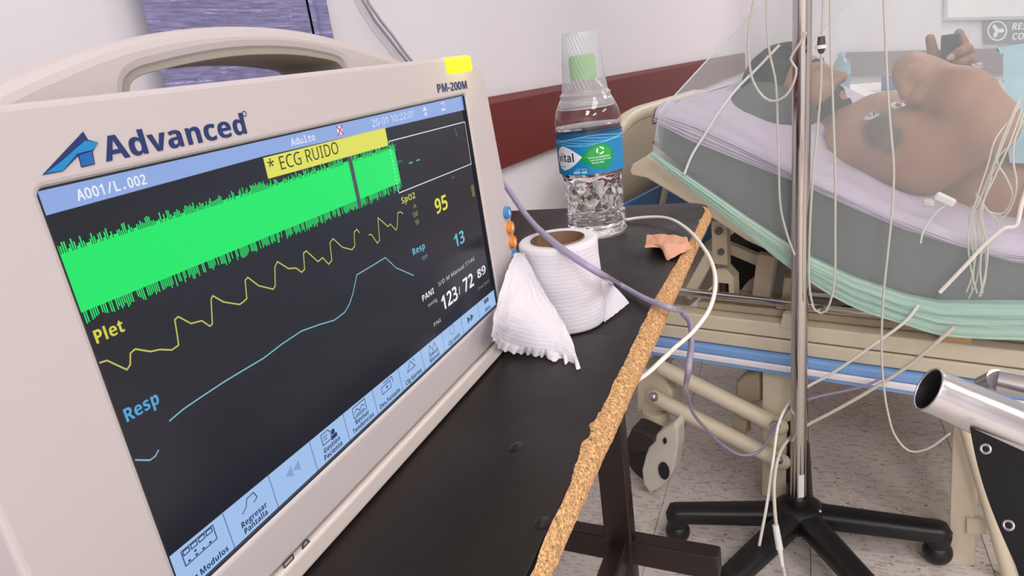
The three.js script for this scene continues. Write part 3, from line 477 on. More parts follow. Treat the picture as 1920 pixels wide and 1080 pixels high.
  part('wheel_rim', at(new THREE.TorusGeometry(wr - 0.008, 0.009, 12, 48), wc.x - 0.004, Math.max(wc.y, wr + 0.0025), 0.014), std(0x332c29, 0.55), lock);
  const hub = bl(1247, 880, -0.052); part('hub_cap', at(new THREE.CylinderGeometry(0.017, 0.017, 0.004, 32).scale(0.72, 1, 1.25), hub.x, hub.y, hub.z + 0.006, Math.PI / 2, 0, 0), M.bedDark, lock);
  const slot = bl(1249, 824, -0.052); part('slot', at(new THREE.CylinderGeometry(0.006, 0.006, 0.004, 20).scale(0.6, 1, 1.2), slot.x, slot.y, slot.z + 0.006, Math.PI / 2), M.bedDark, lock);
  part('brake_pedal', slab([[1171, 833], [1186, 802], [1200, 806], [1226, 819], [1225, 832], [1208, 846], [1188, 844], [1180, 838]], -0.07, 0.045, 0.004), std(0x2f2826, 0.5), lock);
  part('stem_collar', rod(bl(1231, 800, 0.01), bl(1229, 768, 0.01), 0.031, 0.029, 40), C, t); part('stem_ring', at(new THREE.TorusGeometry(0.0315, 0.0022, 10, 48), bl(1231, 796, 0.01).x, bl(1231, 792, 0.01).y, -0.01, Math.PI / 2), C, t);
  part('caster_block', slab([[1196, 690], [1238, 690], [1262, 735], [1262, 770], [1196, 770]], 0.012, 0.05, 0.006), C, t);
  part('cross_tube', rod(bl(1213, 700, 0.03), V(bl(1213, 700, 0.03).x, bl(1213, 700, 0.03).y, -0.83), 0.02), C, t);
  // parallel links to the upright at the middle
  const link = (a, b, o, r) => merge([rod(bl(...a, o), bl(...b, o), r, r, 24), new THREE.SphereGeometry(r, 20, 12).translate(...bl(...a, o).toArray()), new THREE.SphereGeometry(r, 20, 12).translate(...bl(...b, o).toArray())]);
  part('link', link([1243, 690], [1462, 800], -0.006, 0.0165), C, t); part('link', link([1226, 744], [1466, 866], -0.006, 0.0165), C, t);
  part('link_brace', slab([[1250, 700], [1264, 702], [1264, 745], [1251, 740]], 0.02, 0.01), M.bedTan, t); part('link_brace', slab([[1378, 770], [1402, 775], [1398, 815], [1372, 806]], 0.02, 0.01), M.bedTan, t);
  for (const [x, y, r] of [[1225, 744, 0.009], [1454, 797, 0.008], [1459, 862, 0.008]]) { const p = bl(x, y, -0.03); part('bolt', at(merge([new THREE.SphereGeometry(r, 20, 10, 0, 6.3, 0, 1.57), new THREE.CylinderGeometry(r * 1.25, r * 1.25, 0.003, 24)]), p.x, p.y, p.z + 0.0, Math.PI / 2), M.steel, t); }
  part('upright', slab([[1430, 682], [1488, 690], [1486, 935], [1429, 928]], 0.018, 0.05, 0.003), C, t);
  part('upright_slot', slab([[1476, 792], [1486, 786], [1486, 905], [1474, 905]], 0.0145, 0.004, 0.0005), M.bedDark, t, 'dark slot in the upright');
  part('pull_knob', slab([[1381, 716], [1400, 697], [1429, 692], [1430, 750], [1405, 756], [1380, 740]], 0.045, 0.04, 0.008), M.bedTan, t); part('knob_stem', rod(bl(1404, 748, 0.06), bl(1402, 806, 0.06), 0.006), M.bedTan, t);
  // foot-end stand seen at the right
  part('upright', slab([[1788, 760], [1832, 765], [1826, 1088], [1776, 1085]], 0.02, 0.05, 0.003), C, t);
  part('link', link([1812, 800], [1898, 1100], -0.01, 0.0115), C, t);
  part('link_brace', slab([[1812, 972], [1850, 974], [1850, 1002], [1812, 1000]], 0.012, 0.012), C, t);
  part('upright', bar(0.2, 0.25, 0.02, 0.375, 0.76, 0.81), C, t); part('upright', bar(1.2, 1.25, 0.02, 0.375, 0.76, 0.81), C, t); part('upright', bar(1.2, 1.25, 0.005, 0.375, 0.03, 0.08), C, t);
  const r2 = bl(1805, 740, 0.05); part('cross_tube', rod(V(r2.x, 0.36, -0.03), V(r2.x, 0.36, -0.83), 0.02), C, t);
  const stain = bl(1790, 640, 0.0); part('rust_bracket', rbox(0.045, 0.03, 0.01, 0.003, stain.x, 0.444, -0.01), std(0xbfa070, 0.7), t);
}
// ---------------------------------------------------------------- mattress, sheet, pillow
const TOPM = [[0.03, 0.850], [0.08, 0.840], [0.13, 0.822], [0.2, 0.787], [0.27, 0.750], [0.31, 0.728], [0.40, 0.684], [0.45, 0.660], [0.555, 0.618], [0.62, 0.606], [0.8, 0.598], [1.45, 0.59]];
const BOTM = [[0.035, 0.775], [0.116, 0.710], [0.216, 0.636], [0.31, 0.57], [0.40, 0.530], [0.52, 0.497], [0.63, 0.495], [1.45, 0.495]];
const HEMS = [[0.03, 0.838], [0.05, 0.829], [0.12, 0.7876], [0.2184, 0.7457], [0.3097, 0.7159], [0.395, 0.6701], [0.475, 0.6359], [0.6189, 0.5947], [0.8, 0.575], [1.45, 0.565]], HEM = HEMS.map(([s, y]) => [s, Math.min(y, lerpTab(TOPM, s) - 0.02)]);
{
  const t = bedThing('mattress', 'dark grey raised mattress on the hospital bed, covered by a lilac sheet', 'mattress');
  const out = []; for (let i = 0; i <= 30; i++) { const s = 0.05 + 1.4 * i / 30; out.push([s, lerpTab(BOTM, s) + 0.0045]); }
  const up = []; for (let i = 0; i <= 30; i++) { const s = 1.45 - 1.385 * i / 30; up.push([s, lerpTab(TOPM, s) - 0.006]); }
  up.push([0.05, 0.83], [0.046, 0.80]);
  part('core', extr(out.concat(up), 0.83, 0.012).translate(0, 0, -0.842), M.mattress, t);
  const pipe = []; for (let i = 0; i <= 40; i++) { const s = 0.04 + 1.4 * i / 40; pipe.push(V(s, lerpTab(BOTM, s) + 0.014, -0.001)); }
  part('piping', tube(pipe, 0.004, 160, 8), std(0x3a3a3c, 0.8), t);
  const sh = bedThing('bed_sheet', 'lilac bed sheet pulled over the raised mattress, wrinkled along its side', 'sheet');
  const g = grid(190, 120, (u, v) => {
    const s = 0.05 + 1.4 * u, y = lerpTab(TOPM, s), h = lerpTab(HEM, s), w = (fbm(s * 7 + v * 3, v * 14, 3) - 0.5);
    const fold = Math.sin(v * 60 + 4 * fbm(s * 4, v * 2, 7)) * 0.0016;
    if (v < 0.4) { const q = v / 0.4, yy = h + (y - h - 0.012) * q; return V(s, yy + 0.004 * w, 0.006 + 0.006 * (1 - q) + w * 0.010 + fold * 1.6 + 0.0025); }
    if (v < 0.5) { const a = (v - 0.4) / 0.1 * Math.PI / 2; return V(s, y - 0.012 + 0.014 * Math.sin(a), 0.008 - 0.02 * (1 - Math.cos(a)) + w * 0.004); }
    if (v < 0.92) { const q = (v - 0.5) / 0.42, rid = Math.max(0, 1 - q * 2.6) * (0.007 * Math.pow(Math.abs(Math.sin(v * 70 + 5 * fbm(s * 5, v * 2, 7))), 3)); return V(s, y + 0.002 + rid + Math.max(-0.002, w * 0.012 + fold), -0.012 - 0.83 * q); }
    const q = (v - 0.92) / 0.08; return V(s, y + 0.002 - 0.1 * q, -0.846 - 0.012 * q);
  });
  part('cloth', g, M.sheet, sh);
  part('head_flap', grid(40, 80, (u, v) => { const a = u * 1.0; const w = (fbm(u * 6, v * 14, 5) - 0.5) * 0.006; return V(0.05 - 0.008 * Math.sin(a * 1.57) + w * 0.4, 0.849 - 0.02 * u * u - 0.012 * u, 0.006 - 0.85 * v); }), M.sheet, sh);
  const pw = bedThing('pillow', 'dark grey pillow under the head of the person in the bed', 'pillow');
  const pg = new THREE.SphereGeometry(1, 48, 32); { const p = pg.attributes.position; for (let i = 0; i < p.count; i++) { const x = p.getX(i), y = p.getY(i), z = p.getZ(i), sx = Math.sign(x) * Math.pow(Math.abs(x), 0.7), sz = Math.sign(z) * Math.pow(Math.abs(z), 0.7); p.setXYZ(i, sx * 0.088, y * 0.052 + 0.003 * (fbm(x * 4, z * 4) - 0.5), sz * 0.2); } pg.computeVertexNormals(); }
  pg.rotateZ(-0.47); const c = bl(1462, 204, 0.37); part('cushion', pg.translate(c.x, c.y, c.z), M.pillow, pw);
}
// ---------------------------------------------------------------- the person lying in the bed
function fieldMesh(c, half, res, fn) {                      // surface where fn(x, y, z) = 0, negative inside
  const mc = new MarchingCubes(res, M.skin, false, false, 260000); mc.isolation = 0; const h = res / 2;
  for (let k = 0; k < res; k++) for (let j = 0; j < res; j++) for (let i = 0; i < res; i++) mc.field[k * res * res + j * res + i] = -fn(c.x + half * (i - h) / h, c.y + half * (j - h) / h, c.z + half * (k - h) / h);
  mc.update(); const n = mc.count, p = new Float32Array(n * 3);
  for (let i = 0; i < n; i++) { p[i * 3] = c.x + half * mc.positionArray[i * 3]; p[i * 3 + 1] = c.y + half * mc.positionArray[i * 3 + 1]; p[i * 3 + 2] = c.z + half * mc.positionArray[i * 3 + 2]; }
  let g = new THREE.BufferGeometry(); g.setAttribute('position', new THREE.BufferAttribute(p, 3)); g = mergeVertices(g, half * 1e-4); g.computeVertexNormals(); return g;
}
const smin = (a, b, k) => { const h = Math.max(k - Math.abs(a - b), 0) / k; return Math.min(a, b) - h * h * k * 0.25; };
const smax = (a, b, k) => -smin(-a, -b, k);
function cap(px, py, pz, a, b, ra, rb) {                    // distance to a tapered capsule
  const bx = b.x - a.x, by = b.y - a.y, bz = b.z - a.z, ax = px - a.x, ay = py - a.y, az = pz - a.z, t = Math.max(0, Math.min(1, (ax * bx + ay * by + az * bz) / (bx * bx + by * by + bz * bz)));
  return Math.hypot(ax - bx * t, ay - by * t, az - bz * t) - (ra + (rb - ra) * t);
}
const ell = (x, y, z, cx, cy, cz, rx, ry, rz) => { const a = (x - cx) / rx, b = (y - cy) / ry, c = (z - cz) / rz, k = Math.hypot(a, b, c), k2 = Math.hypot(a / rx, b / ry, c / rz); return k2 < 1e-9 ? -Math.min(rx, ry, rz) : k * (k - 1) / k2; };
const px2m = (x, y, o) => bl(x + 1, y, o).distanceTo(bl(x, y, o));
{
  const person = bedThing('person', 'bare chested person with dark beard lying in bed, holding up a phone', 'person');
  // head frame
  const HC = bl(1484, 188, 0.42), hu = bl(1484 - 47, 188 - 77, 0.42).sub(HC), K = hu.length() / 0.112; hu.normalize();
  const hf = bl(1484 + 63, 188 - 38, 0.42).sub(HC); hf.addScaledVector(hu, -hf.dot(hu)).normalize(); const hr = hu.clone().cross(hf);
  const toHead = (x, y, z) => { const dx = x - HC.x, dy = y - HC.y, dz = z - HC.z; return [(dx * hr.x + dy * hr.y + dz * hr.z) / K, (dx * hu.x + dy * hu.y + dz * hu.z) / K, (dx * hf.x + dy * hf.y + dz * hf.z) / K]; };
  const skull = (r, u, f) => ell(r, u, f, 0, 0.026, 0.004, 0.077, 0.092, 0.088);
  const headF = (x, y, z) => {
    const [r, u, f] = toHead(x, y, z), ar = Math.abs(r);
    let d = skull(r, u, f);
    d = smin(d, ell(r, u, f, 0, -0.048, 0.036, 0.056, 0.058, 0.056), 0.04);
    d = smin(d, ell(ar, u, f, 0.04, -0.02, 0.062, 0.03, 0.03, 0.03), 0.03);
    d = smin(d, cap(r, u, f, V(-0.035, 0.034, 0.082), V(0.035, 0.034, 0.082), 0.011, 0.011), 0.02);
    d = smin(d, cap(r, u, f, V(0, 0.022, 0.093), V(0, -0.016, 0.113), 0.008, 0.013), 0.014);
    d = smin(d, ell(ar, u, f, 0.012, -0.019, 0.101, 0.009, 0.008, 0.010), 0.008);
    d = smax(d, -(Math.hypot(ar - 0.032, u - 0.014, f - 0.102) - 0.016), 0.014);
    d = smin(d, Math.hypot(ar - 0.031, u - 0.014, f - 0.078) - 0.0115, 0.004);
    d = smin(d, cap(ar, u, f, V(0, -0.046, 0.094), V(0.02, -0.05, 0.084), 0.0075, 0.005), 0.008);
    d = smin(d, cap(ar, u, f, V(0, -0.058, 0.092), V(0.018, -0.056, 0.084), 0.008, 0.005), 0.007);
    d = smax(d, -cap(ar, u, f, V(0, -0.0522, 0.104), V(0.022, -0.053, 0.092), 0.002, 0.0015), 0.004);
    d = smin(d, ell(r, u, f, 0, -0.083, 0.074, 0.022, 0.019, 0.022), 0.03);
    d = smin(d, smax(ell(ar, u, f, 0.079, -0.002, -0.008, 0.012, 0.033, 0.021), -ell(ar, u, f, 0.09, 0, -0.002, 0.006, 0.02, 0.011), 0.006), 0.01);
    return d * K;
  };
  // body bones: [from, to, radius, radius]
  const P = (x, y, o) => bl(x, y, o), m = (px, x, y, o) => px * px2m(x, y, o);
  const neckA = HC.clone().addScaledVector(hu, -0.06 * K).addScaledVector(hf, -0.012 * K), neckB = P(1604, 280, 0.42);
  const shN = P(1618, 282, 0.20), shF = P(1648, 236, 0.64), elN = P(1838, 236, 0.13), wrN = P(1738, 152, 0.17), elF = P(1862, 250, 0.64), wrF = P(1806, 146, 0.545);
  const bones = [
    [neckA, neckB, 0.056, 0.058, 0.03], [P(1640, 275, 0.30), P(1865, 340, 0.28), 0.085, 0.10, 0.07], [P(1650, 265, 0.54), P(1870, 330, 0.56), 0.085, 0.10, 0.07], [P(1660, 268, 0.42), P(1960, 375, 0.42), 0.088, 0.118, 0.08],
    [neckB, shN, 0.058, 0.058, 0.06], [neckB, shF, 0.05, 0.054, 0.03], [P(1665, 232, 0.33), P(1720, 250, 0.35), 0.05, 0.05, 0.06], [P(1675, 222, 0.52), P(1730, 240, 0.52), 0.05, 0.05, 0.06],
    [P(1960, 375, 0.42), P(2120, 430, 0.42), 0.12, 0.11, 0.08], [P(1930, 395, 0.26), P(2100, 450, 0.26), 0.085, 0.08, 0.07],
  ];
  const nearArm = [[shN, P(1725, 280, 0.16), 0.058, 0.074, 0.04], [P(1725, 280, 0.16), elN, 0.074, 0.055, 0.03]], nearFore = [[elN, P(1802, 186, 0.13), 0.055, 0.047, 0.02], [P(1802, 186, 0.13), wrN, 0.047, 0.036, 0.02]];
  const farArm = [[shF, elF, 0.058, 0.046, 0.04], [elF, wrF, 0.044, 0.029, 0.03]];
  // near hand: folded in at the wrist, fingers curled under
  const fo = -0.045, fist = [[wrN, P(1712, 134, 0.22 + fo), 0.036, 0.033, 0.02], [P(1716, 132, 0.185 + fo), P(1706, 138, 0.185 + fo), 0.022, 0.022, 0.02], [P(1716, 132, 0.245 + fo), P(1706, 138, 0.245 + fo), 0.02, 0.02, 0.02]];
  [0.172, 0.197, 0.222, 0.246].forEach((o0, i) => { const k = i * 2, o = o0 + fo; fist.push([P(1706, 130 + k, o), P(1690, 148 + k, o), 0.0125, 0.0115, 0.004], [P(1690, 148 + k, o), P(1698, 173 + k * 0.5, o), 0.0112, 0.0102, 0.004], [P(1698, 173 + k * 0.5, o), P(1716, 180, o), 0.010, 0.009, 0.004]); });
  fist.push([P(1738, 162, 0.17 + fo), P(1722, 180, 0.165 + fo), 0.014, 0.012, 0.008], [P(1722, 180, 0.165 + fo), P(1708, 188, 0.17 + fo), 0.011, 0.0095, 0.005]);
  // far hand: closed round the phone, thumb up its left side
  const hand = [[wrF, P(1806, 122, 0.54), 0.027, 0.024, 0.015], [P(1800, 124, 0.535), P(1806, 98, 0.535), 0.019, 0.015, 0.012]];
  hand.push([P(1808, 98, 0.53), P(1813, 93, 0.495), 0.0115, 0.011, 0.005], [P(1813, 93, 0.495), P(1799, 99, 0.478), 0.011, 0.0102, 0.005], [P(1799, 99, 0.478), P(1783, 108, 0.478), 0.0102, 0.0088, 0.004]);
  hand.push([P(1809, 112, 0.53), P(1815, 112, 0.495), 0.0112, 0.0108, 0.005], [P(1815, 112, 0.495), P(1801, 119, 0.478), 0.0108, 0.010, 0.005], [P(1801, 119, 0.478), P(1786, 127, 0.478), 0.010, 0.0086, 0.004]);
  hand.push([P(1806, 126, 0.53), P(1812, 128, 0.497), 0.0105, 0.010, 0.005], [P(1812, 128, 0.497), P(1800, 134, 0.48), 0.010, 0.0095, 0.005], [P(1800, 134, 0.48), P(1789, 140, 0.48), 0.0092, 0.008, 0.004]);
  hand.push([P(1806, 100, 0.54), P(1805, 80, 0.545), 0.0112, 0.0105, 0.005], [P(1805, 80, 0.545), P(1798, 62, 0.54), 0.0105, 0.0088, 0.004]);
  hand.push([P(1792, 132, 0.545), P(1764, 126, 0.54), 0.018, 0.0135, 0.01], [P(1764, 126, 0.54), P(1750, 102, 0.528), 0.013, 0.0112, 0.006], [P(1750, 102, 0.528), P(1744, 72, 0.515), 0.0112, 0.009, 0.005]);
  const join = (list) => (x, y, z) => { let d = 1; for (const [a, b, ra, rb, k] of list) { const e = cap(x, y, z, a, b, ra, rb); d = d > 0.5 ? e : smin(d, e, k); } return d; };
  const trunk = join(bones), nUp = join(nearArm), nFo = join(nearFore), nArm = (x, y, z) => smin(nUp(x, y, z), nFo(x, y, z), 0.006), fArm = join(farArm), fistF = join(fist), handF = join(hand);
  const bodyF = (x, y, z) => smin(smin(trunk(x, y, z), nArm(x, y, z), 0.012), fArm(x, y, z), 0.02);
  const bodyG = fieldMesh(V(0.62, 0.80, -0.40), 0.50, 112, bodyF);
  const headG = fieldMesh(HC, 0.155 * K, 104, (x, y, z) => Math.min(headF(x, y, z)));
  const fistG = fieldMesh(P(1718, 150, 0.17), 0.10, 76, (x, y, z) => smin(fistF(x, y, z), nFo(x, y, z), 0.015));
  const handG = fieldMesh(P(1790, 108, 0.52), 0.125, 92, (x, y, z) => smin(handF(x, y, z), fArm(x, y, z), 0.015));
  let G = mergeGeometries([bodyG, headG, fistG, handG]);
  { // skin tone, with the dark tattooed patch on the near shoulder and pale finger nails
    const p = G.attributes.position, col = new Float32Array(p.count * 3), tat = P(1655, 250, 0.12), nails = [P(1783, 108, 0.468), P(1786, 127, 0.468), P(1789, 140, 0.47)], q = new THREE.Vector3();
    const sk = new THREE.Color(0xa6785f), dk = new THREE.Color(0x4c463f), nl = new THREE.Color(0xdcc6ae), c = new THREE.Color();
    for (let i = 0; i < p.count; i++) {
      q.fromBufferAttribute(p, i); const n = fbm(q.x * 30, q.y * 30, q.z * 30); c.copy(sk).multiplyScalar(0.9 + 0.2 * n);
      const e = Math.hypot((q.x - tat.x + (q.y - tat.y) * 0.3) / 0.042, (q.y - tat.y) / 0.033) + 0.5 * (fbm(q.x * 70, q.y * 70, 2) - 0.5); if (e < 1 && q.z > tat.z - 0.12) c.lerp(dk, Math.min(1, (1 - e) * 4) * (0.6 + 0.4 * noise(q.x * 260, q.y * 260)));
      for (const a of nails) if (q.distanceTo(a) < 0.0075) c.copy(nl);
      col.set([c.r, c.g, c.b], i * 3);
    }
    G.setAttribute('color', new THREE.BufferAttribute(col, 3));
  }
  const body = part('body', G, phys(0xffffff, 0.55, { vertexColors: true, sheen: 0.15, sheenColor: new THREE.Color(0xffd8c0) }), person);
  const hairF = (x, y, z) => { const [r, u, f] = toHead(x, y, z); const n = 0.004 * (fbm(r * 60, u * 60, f * 60) - 0.5) + 0.0022 * Math.sin(r * 300 + 4 * noise(u * 40, f * 40)); let d = skull(r, u, f) - 0.013 + n; const line = 0.70 * (f - 0.062) - 0.72 * (u - 0.072); d = smax(d, line, 0.012); d = smax(d, -0.95 * u - 0.045 - 0.25 * f, 0.01); return d * K; };
  part('hair', fieldMesh(HC, 0.155 * K, 96, hairF), M.hair, body, 'short dark hair');
  const beardF = (x, y, z) => { const [r, u, f] = toHead(x, y, z), ar = Math.abs(r); const n = 0.003 * (fbm(r * 80, u * 80, f * 80) - 0.5); let d = headF(x, y, z) / K - 0.0042 + n; const area = Math.max(u + 0.031 + 0.25 * Math.max(0, ar - 0.02), -(f - 0.034)); d = smax(d, area, 0.006); const lips = ell(r, u, f, 0, -0.053, 0.1, 0.023, 0.0115, 0.024); return smax(d, -lips, 0.004) * K; };
  part('beard', fieldMesh(HC, 0.155 * K, 96, beardF), std(0x2b2320, 0.85), body, 'dark beard');
  const brow = (s) => { const pts = [[0.014, 0.040, 0.094], [0.03, 0.045, 0.0905], [0.048, 0.038, 0.077]].map(([r, u, f]) => HC.clone().addScaledVector(hr, s * r * K).addScaledVector(hu, u * K).addScaledVector(hf, (f + 0.0015) * K)); return tube(pts, 0.0036, 16, 6); };
  part('eyebrow', brow(1), M.hair, body); part('eyebrow', brow(-1), M.hair, body);

  // phone in the hand, tape on the hand, electrodes on the chest, gown
  const ph = bedThing('mobile_phone', 'dark grey mobile phone held up by the person in the bed, its back towards us', 'phone');
  const a = P(1763, 68, 0.515), b = P(1800, 63, 0.515), d0 = P(1783, 138, 0.515), ctr = a.clone().add(b).multiplyScalar(0.5).lerp(d0, 0.5), X = b.clone().sub(a), Y = a.clone().add(b).multiplyScalar(0.5).sub(d0), w = X.length() * 1.02, hh = Y.length() * 1.05;
  X.normalize(); const Z = X.clone().cross(Y).normalize(); Y.copy(Z).cross(X);
  const mtx = new THREE.Matrix4().makeBasis(X, Y, Z).setPosition(ctr.addScaledVector(Z, 0.004));
  const cs = part('case', rbox(w, hh, 0.009, 0.0042).applyMatrix4(mtx), phys(0x2d3a44, 0.3, { clearcoat: 0.5 }), ph);
  part('camera_bump', rbox(w * 0.34, hh * 0.2, 0.002, 0.0009, -w * 0.24, hh * 0.36, 0.0052).applyMatrix4(mtx), M.bedDark, cs);
  part('screen', rbox(w * 0.94, hh * 0.95, 0.001, 0.0004, 0, 0, -0.0046).applyMatrix4(mtx), phys(0x0a0a0c, 0.1), ph);

  const tape = bedThing('cannula_dressing', 'white tape dressing with a green cannula on the hand that holds the phone', 'dressing');
  const tc = P(1826, 128, 0.50);
  part('tape', grid(24, 16, (u, v) => { const x = 1808 + 34 * u + 4 * Math.sin(v * 3), y = 122 + 15 * v - 6 * u * (1 - v) + 6 * u * v; const q = P(x, y, 0.50 - 0.012 * Math.sin(u * 3.1)); q.z += 0.004 * noise(u * 9, v * 7); return q; }), std(0xf4f3ee, 0.8, { side: THREE.DoubleSide }), tape);
  part('cannula', rod(P(1804, 128, 0.492), P(1811, 147, 0.492), 0.0065), std(0x4f8a5a, 0.4), tape, 'green cannula hub');
  const pads = [[1635, 219, 0.24, 'small white electrode pad low on the near side of the bare chest'], [1684, 199, 0.40, 'larger white electrode pad at the middle of the bare chest']];
  for (const [x, y, o0, l] of pads) {
    let o = 0.1; for (; o < 0.6; o += 0.002) { const q = P(x, y, o); if (bodyF(q.x, q.y, q.z) < 0.001) break; }
    const q = P(x, y, o), e = 0.002, n = V(bodyF(q.x + e, q.y, q.z) - bodyF(q.x - e, q.y, q.z), bodyF(q.x, q.y + e, q.z) - bodyF(q.x, q.y - e, q.z), bodyF(q.x, q.y, q.z + e) - bodyF(q.x, q.y, q.z - e)).normalize();
    const el = bedThing('electrode_pad', l, 'electrode'); const qn = new THREE.Quaternion().setFromUnitVectors(V(0, 1, 0), n), mk = (g) => g.applyQuaternion(qn).translate(q.x, q.y, q.z);
    part('pad', mk(new THREE.CylinderGeometry(0.0125, 0.0135, 0.003, 28)), M.white, el); part('stud', mk(new THREE.CylinderGeometry(0.005, 0.006, 0.006, 20).translate(0, 0.004, 0)), M.steel, el);
  }
  const gown = bedThing('hospital_gown', 'light blue cloth gown bunched over the belly of the person in the bed', 'gown');
  part('cloth', grid(90, 80, (u, v) => {
    const a = v * Math.PI, w = fbm(u * 9, v * 11, 2) - 0.5, s0 = lerpTab([[0, 0.60], [0.3, 0.575], [0.55, 0.555], [0.8, 0.585], [1, 0.60]], v), s = s0 + (1.42 - s0) * u;
    const cy = lerpTab([[0.5, 0.74], [0.7, 0.72], [0.9, 0.69], [1.45, 0.66]], s), R = lerpTab([[0.5, 0.165], [0.7, 0.17], [1.45, 0.12]], s), Rz = lerpTab([[0.5, 0.27], [1.45, 0.24]], s);
    return V(s + 0.01 * w, Math.max(lerpTab(TOPM, s) + 0.006, cy + (R + 0.022 * w + 0.006 * Math.sin(v * 40 + u * 6)) * Math.sin(a) - 0.03), -0.44 + (Rz + 0.02 * w) * Math.cos(a));
  }), M.gown, gown);
}
// ---------------------------------------------------------------- mosquito net over the bed
{
  const t = bedThing('mosquito_net', 'pale mint see-through net draped over the bed, gathered in folds along the mattress', 'net');
  const netM = (op, c = 0xe4f0ee) => std(c, 0.9, { transparent: true, opacity: op, side: THREE.DoubleSide, depthWrite: false });
  const B = (x, y, o) => bl(x, y, o);
  const hemPx = [[1222, 290], [1290, 347], [1350, 395], [1400, 434], [1500, 512], [1600, 572], [1700, 606], [1760, 624], [1850, 632], [1920, 634], [2100, 640]];
  const foldPx = [[1226, 284], [1300, 332], [1400, 402], [1500, 466], [1600, 514], [1700, 548], [1760, 560], [1920, 560], [2100, 570]];
  const edgePx = [[1235, 212], [1300, 236], [1400, 275], [1500, 310], [1600, 352], [1700, 392], [1800, 425], [1920, 450], [2100, 480]];
  const S0 = B(1222, 290, -0.04).x, S1 = 1.42, SX = (u) => S0 + (S1 - S0) * Math.pow(u, 1.15);
  const table = (px, o) => px.filter((p) => p[0] <= 1920).map(([x, y]) => { const q = B(x, y, o); return [q.x, q.y]; });
  const HEMT = table(hemPx, -0.040), FOLD = table(foldPx, -0.036), EDGE = table(edgePx, -0.034), T0 = B(1706, -300, 0.12);
  const frontTop = (s) => V(T0.x + (s - S0) * 0.75, T0.y, -0.12 + 0.09 * Math.min(1, (s - S0) * 4)), backTop = (s) => frontTop(s).setZ(-0.78);
  const front = (u, v) => {
    const s = SX(u), k = s - S0, w = fbm(k * 20, v * 3, 4) - 0.5;
    const h = V(s, lerpTab(HEMT, s), 0.040), f = V(s, lerpTab(FOLD, s), 0.036), e = V(s + 0.016, lerpTab(EDGE, s + 0.016), 0.034), r = frontTop(s);
    let p;
    if (v < 0.12) p = h.lerp(f, v / 0.12); else if (v < 0.3) p = f.lerp(e, (v - 0.12) / 0.18); else { const q = (v - 0.3) / 0.7; p = e.clone().lerp(r, q); p.z += 0.05 * THREE.MathUtils.smoothstep(k, 0.32, 0.45) * Math.sin(Math.PI * Math.min(1, q * 1.25)); }
    p.z += (w * 0.010 + 0.0012 * Math.sin(k * 95 + v * 7)) * (v < 0.3 ? 0.4 : Math.min(1, k * 8)); return p;
  };
  part('front_panel', grid(170, 60, (u, v) => front(u, v)), netM(0.25), t);
  const far = (u, v) => { const s = SX(u), p = V(Math.max(s, 0.03), lerpTab(TOPM, s) + 0.01, -0.885).lerp(backTop(s), v); p.z += 0.008 * (fbm(s * 14, v * 3, 8) - 0.5); return p; };
  part('back_panel', grid(80, 30, far), netM(0.18), t);
  part('head_panel', grid(50, 40, (u, v) => { const p = front(0, 0.06 + v * 0.94).lerp(far(0, v), u); p.x += 0.006 * Math.sin(u * 20) * (1 - v) - 0.012 * Math.sin(u * 3.14); return p; }), netM(0.25), t);
  part('top_panel', grid(60, 20, (u, v) => { const p = frontTop(SX(u)).lerp(backTop(SX(u)), v); p.y -= 0.03 * Math.sin(v * 3.14); return p; }), netM(0.2), t);
  // gathered hem: several soft layers of the same netting
  for (let k = 0; k < 4; k++) {
    part('gathered_hem', grid(170, 22, (u, v) => {
      const s = SX(u), yh = lerpTab(HEMT, s), yf = lerpTab(FOLD, s), w = fbm(s * 12 + k * 7, v * 2.5 + k, 5 + k) - 0.5, y = yf + (yh - yf) * (0.04 * k + v * (1 - 0.07 * k)) - w * 0.011 * v;
      const p = V(s, Math.max(y, yh - 0.002), 0.042 + 0.0022 * k); p.z += 0.0045 * Math.sin(v * 19 + k * 2 + 5 * fbm(s * 6, k, 3)) * Math.sin(v * 3.14) + 0.003 * w; return p;
    }), netM(0.33, 0xd2f4e6), t);
  }
  part('rolled_edge', tube([...HEMT, [1.0, HEMT[HEMT.length - 1][1]], [S1, HEMT[HEMT.length - 1][1]]].map(([s, y]) => V(s, y, 0.043)), 0.0028, 240, 8), netM(0.6, 0xd2f4e6), t);
  part('seam_cord', tube([[1462, 84, 0.0], [1420, 128, -0.012], [1380, 168, -0.025], [1345, 215, -0.036], [1318, 258, -0.041], [1298, 290, -0.044], [1283, 326, -0.047]].map((p) => B(...p)), 0.0024, 90, 8), std(0xe6ece8, 0.7), t, 'white seam cord');
  part('seam_cord', tube([0.3, 0.45, 0.6, 0.8, 1].map((v) => front(0, v)), 0.0014, 60, 8), std(0xdfe9e4, 0.7), t);
}
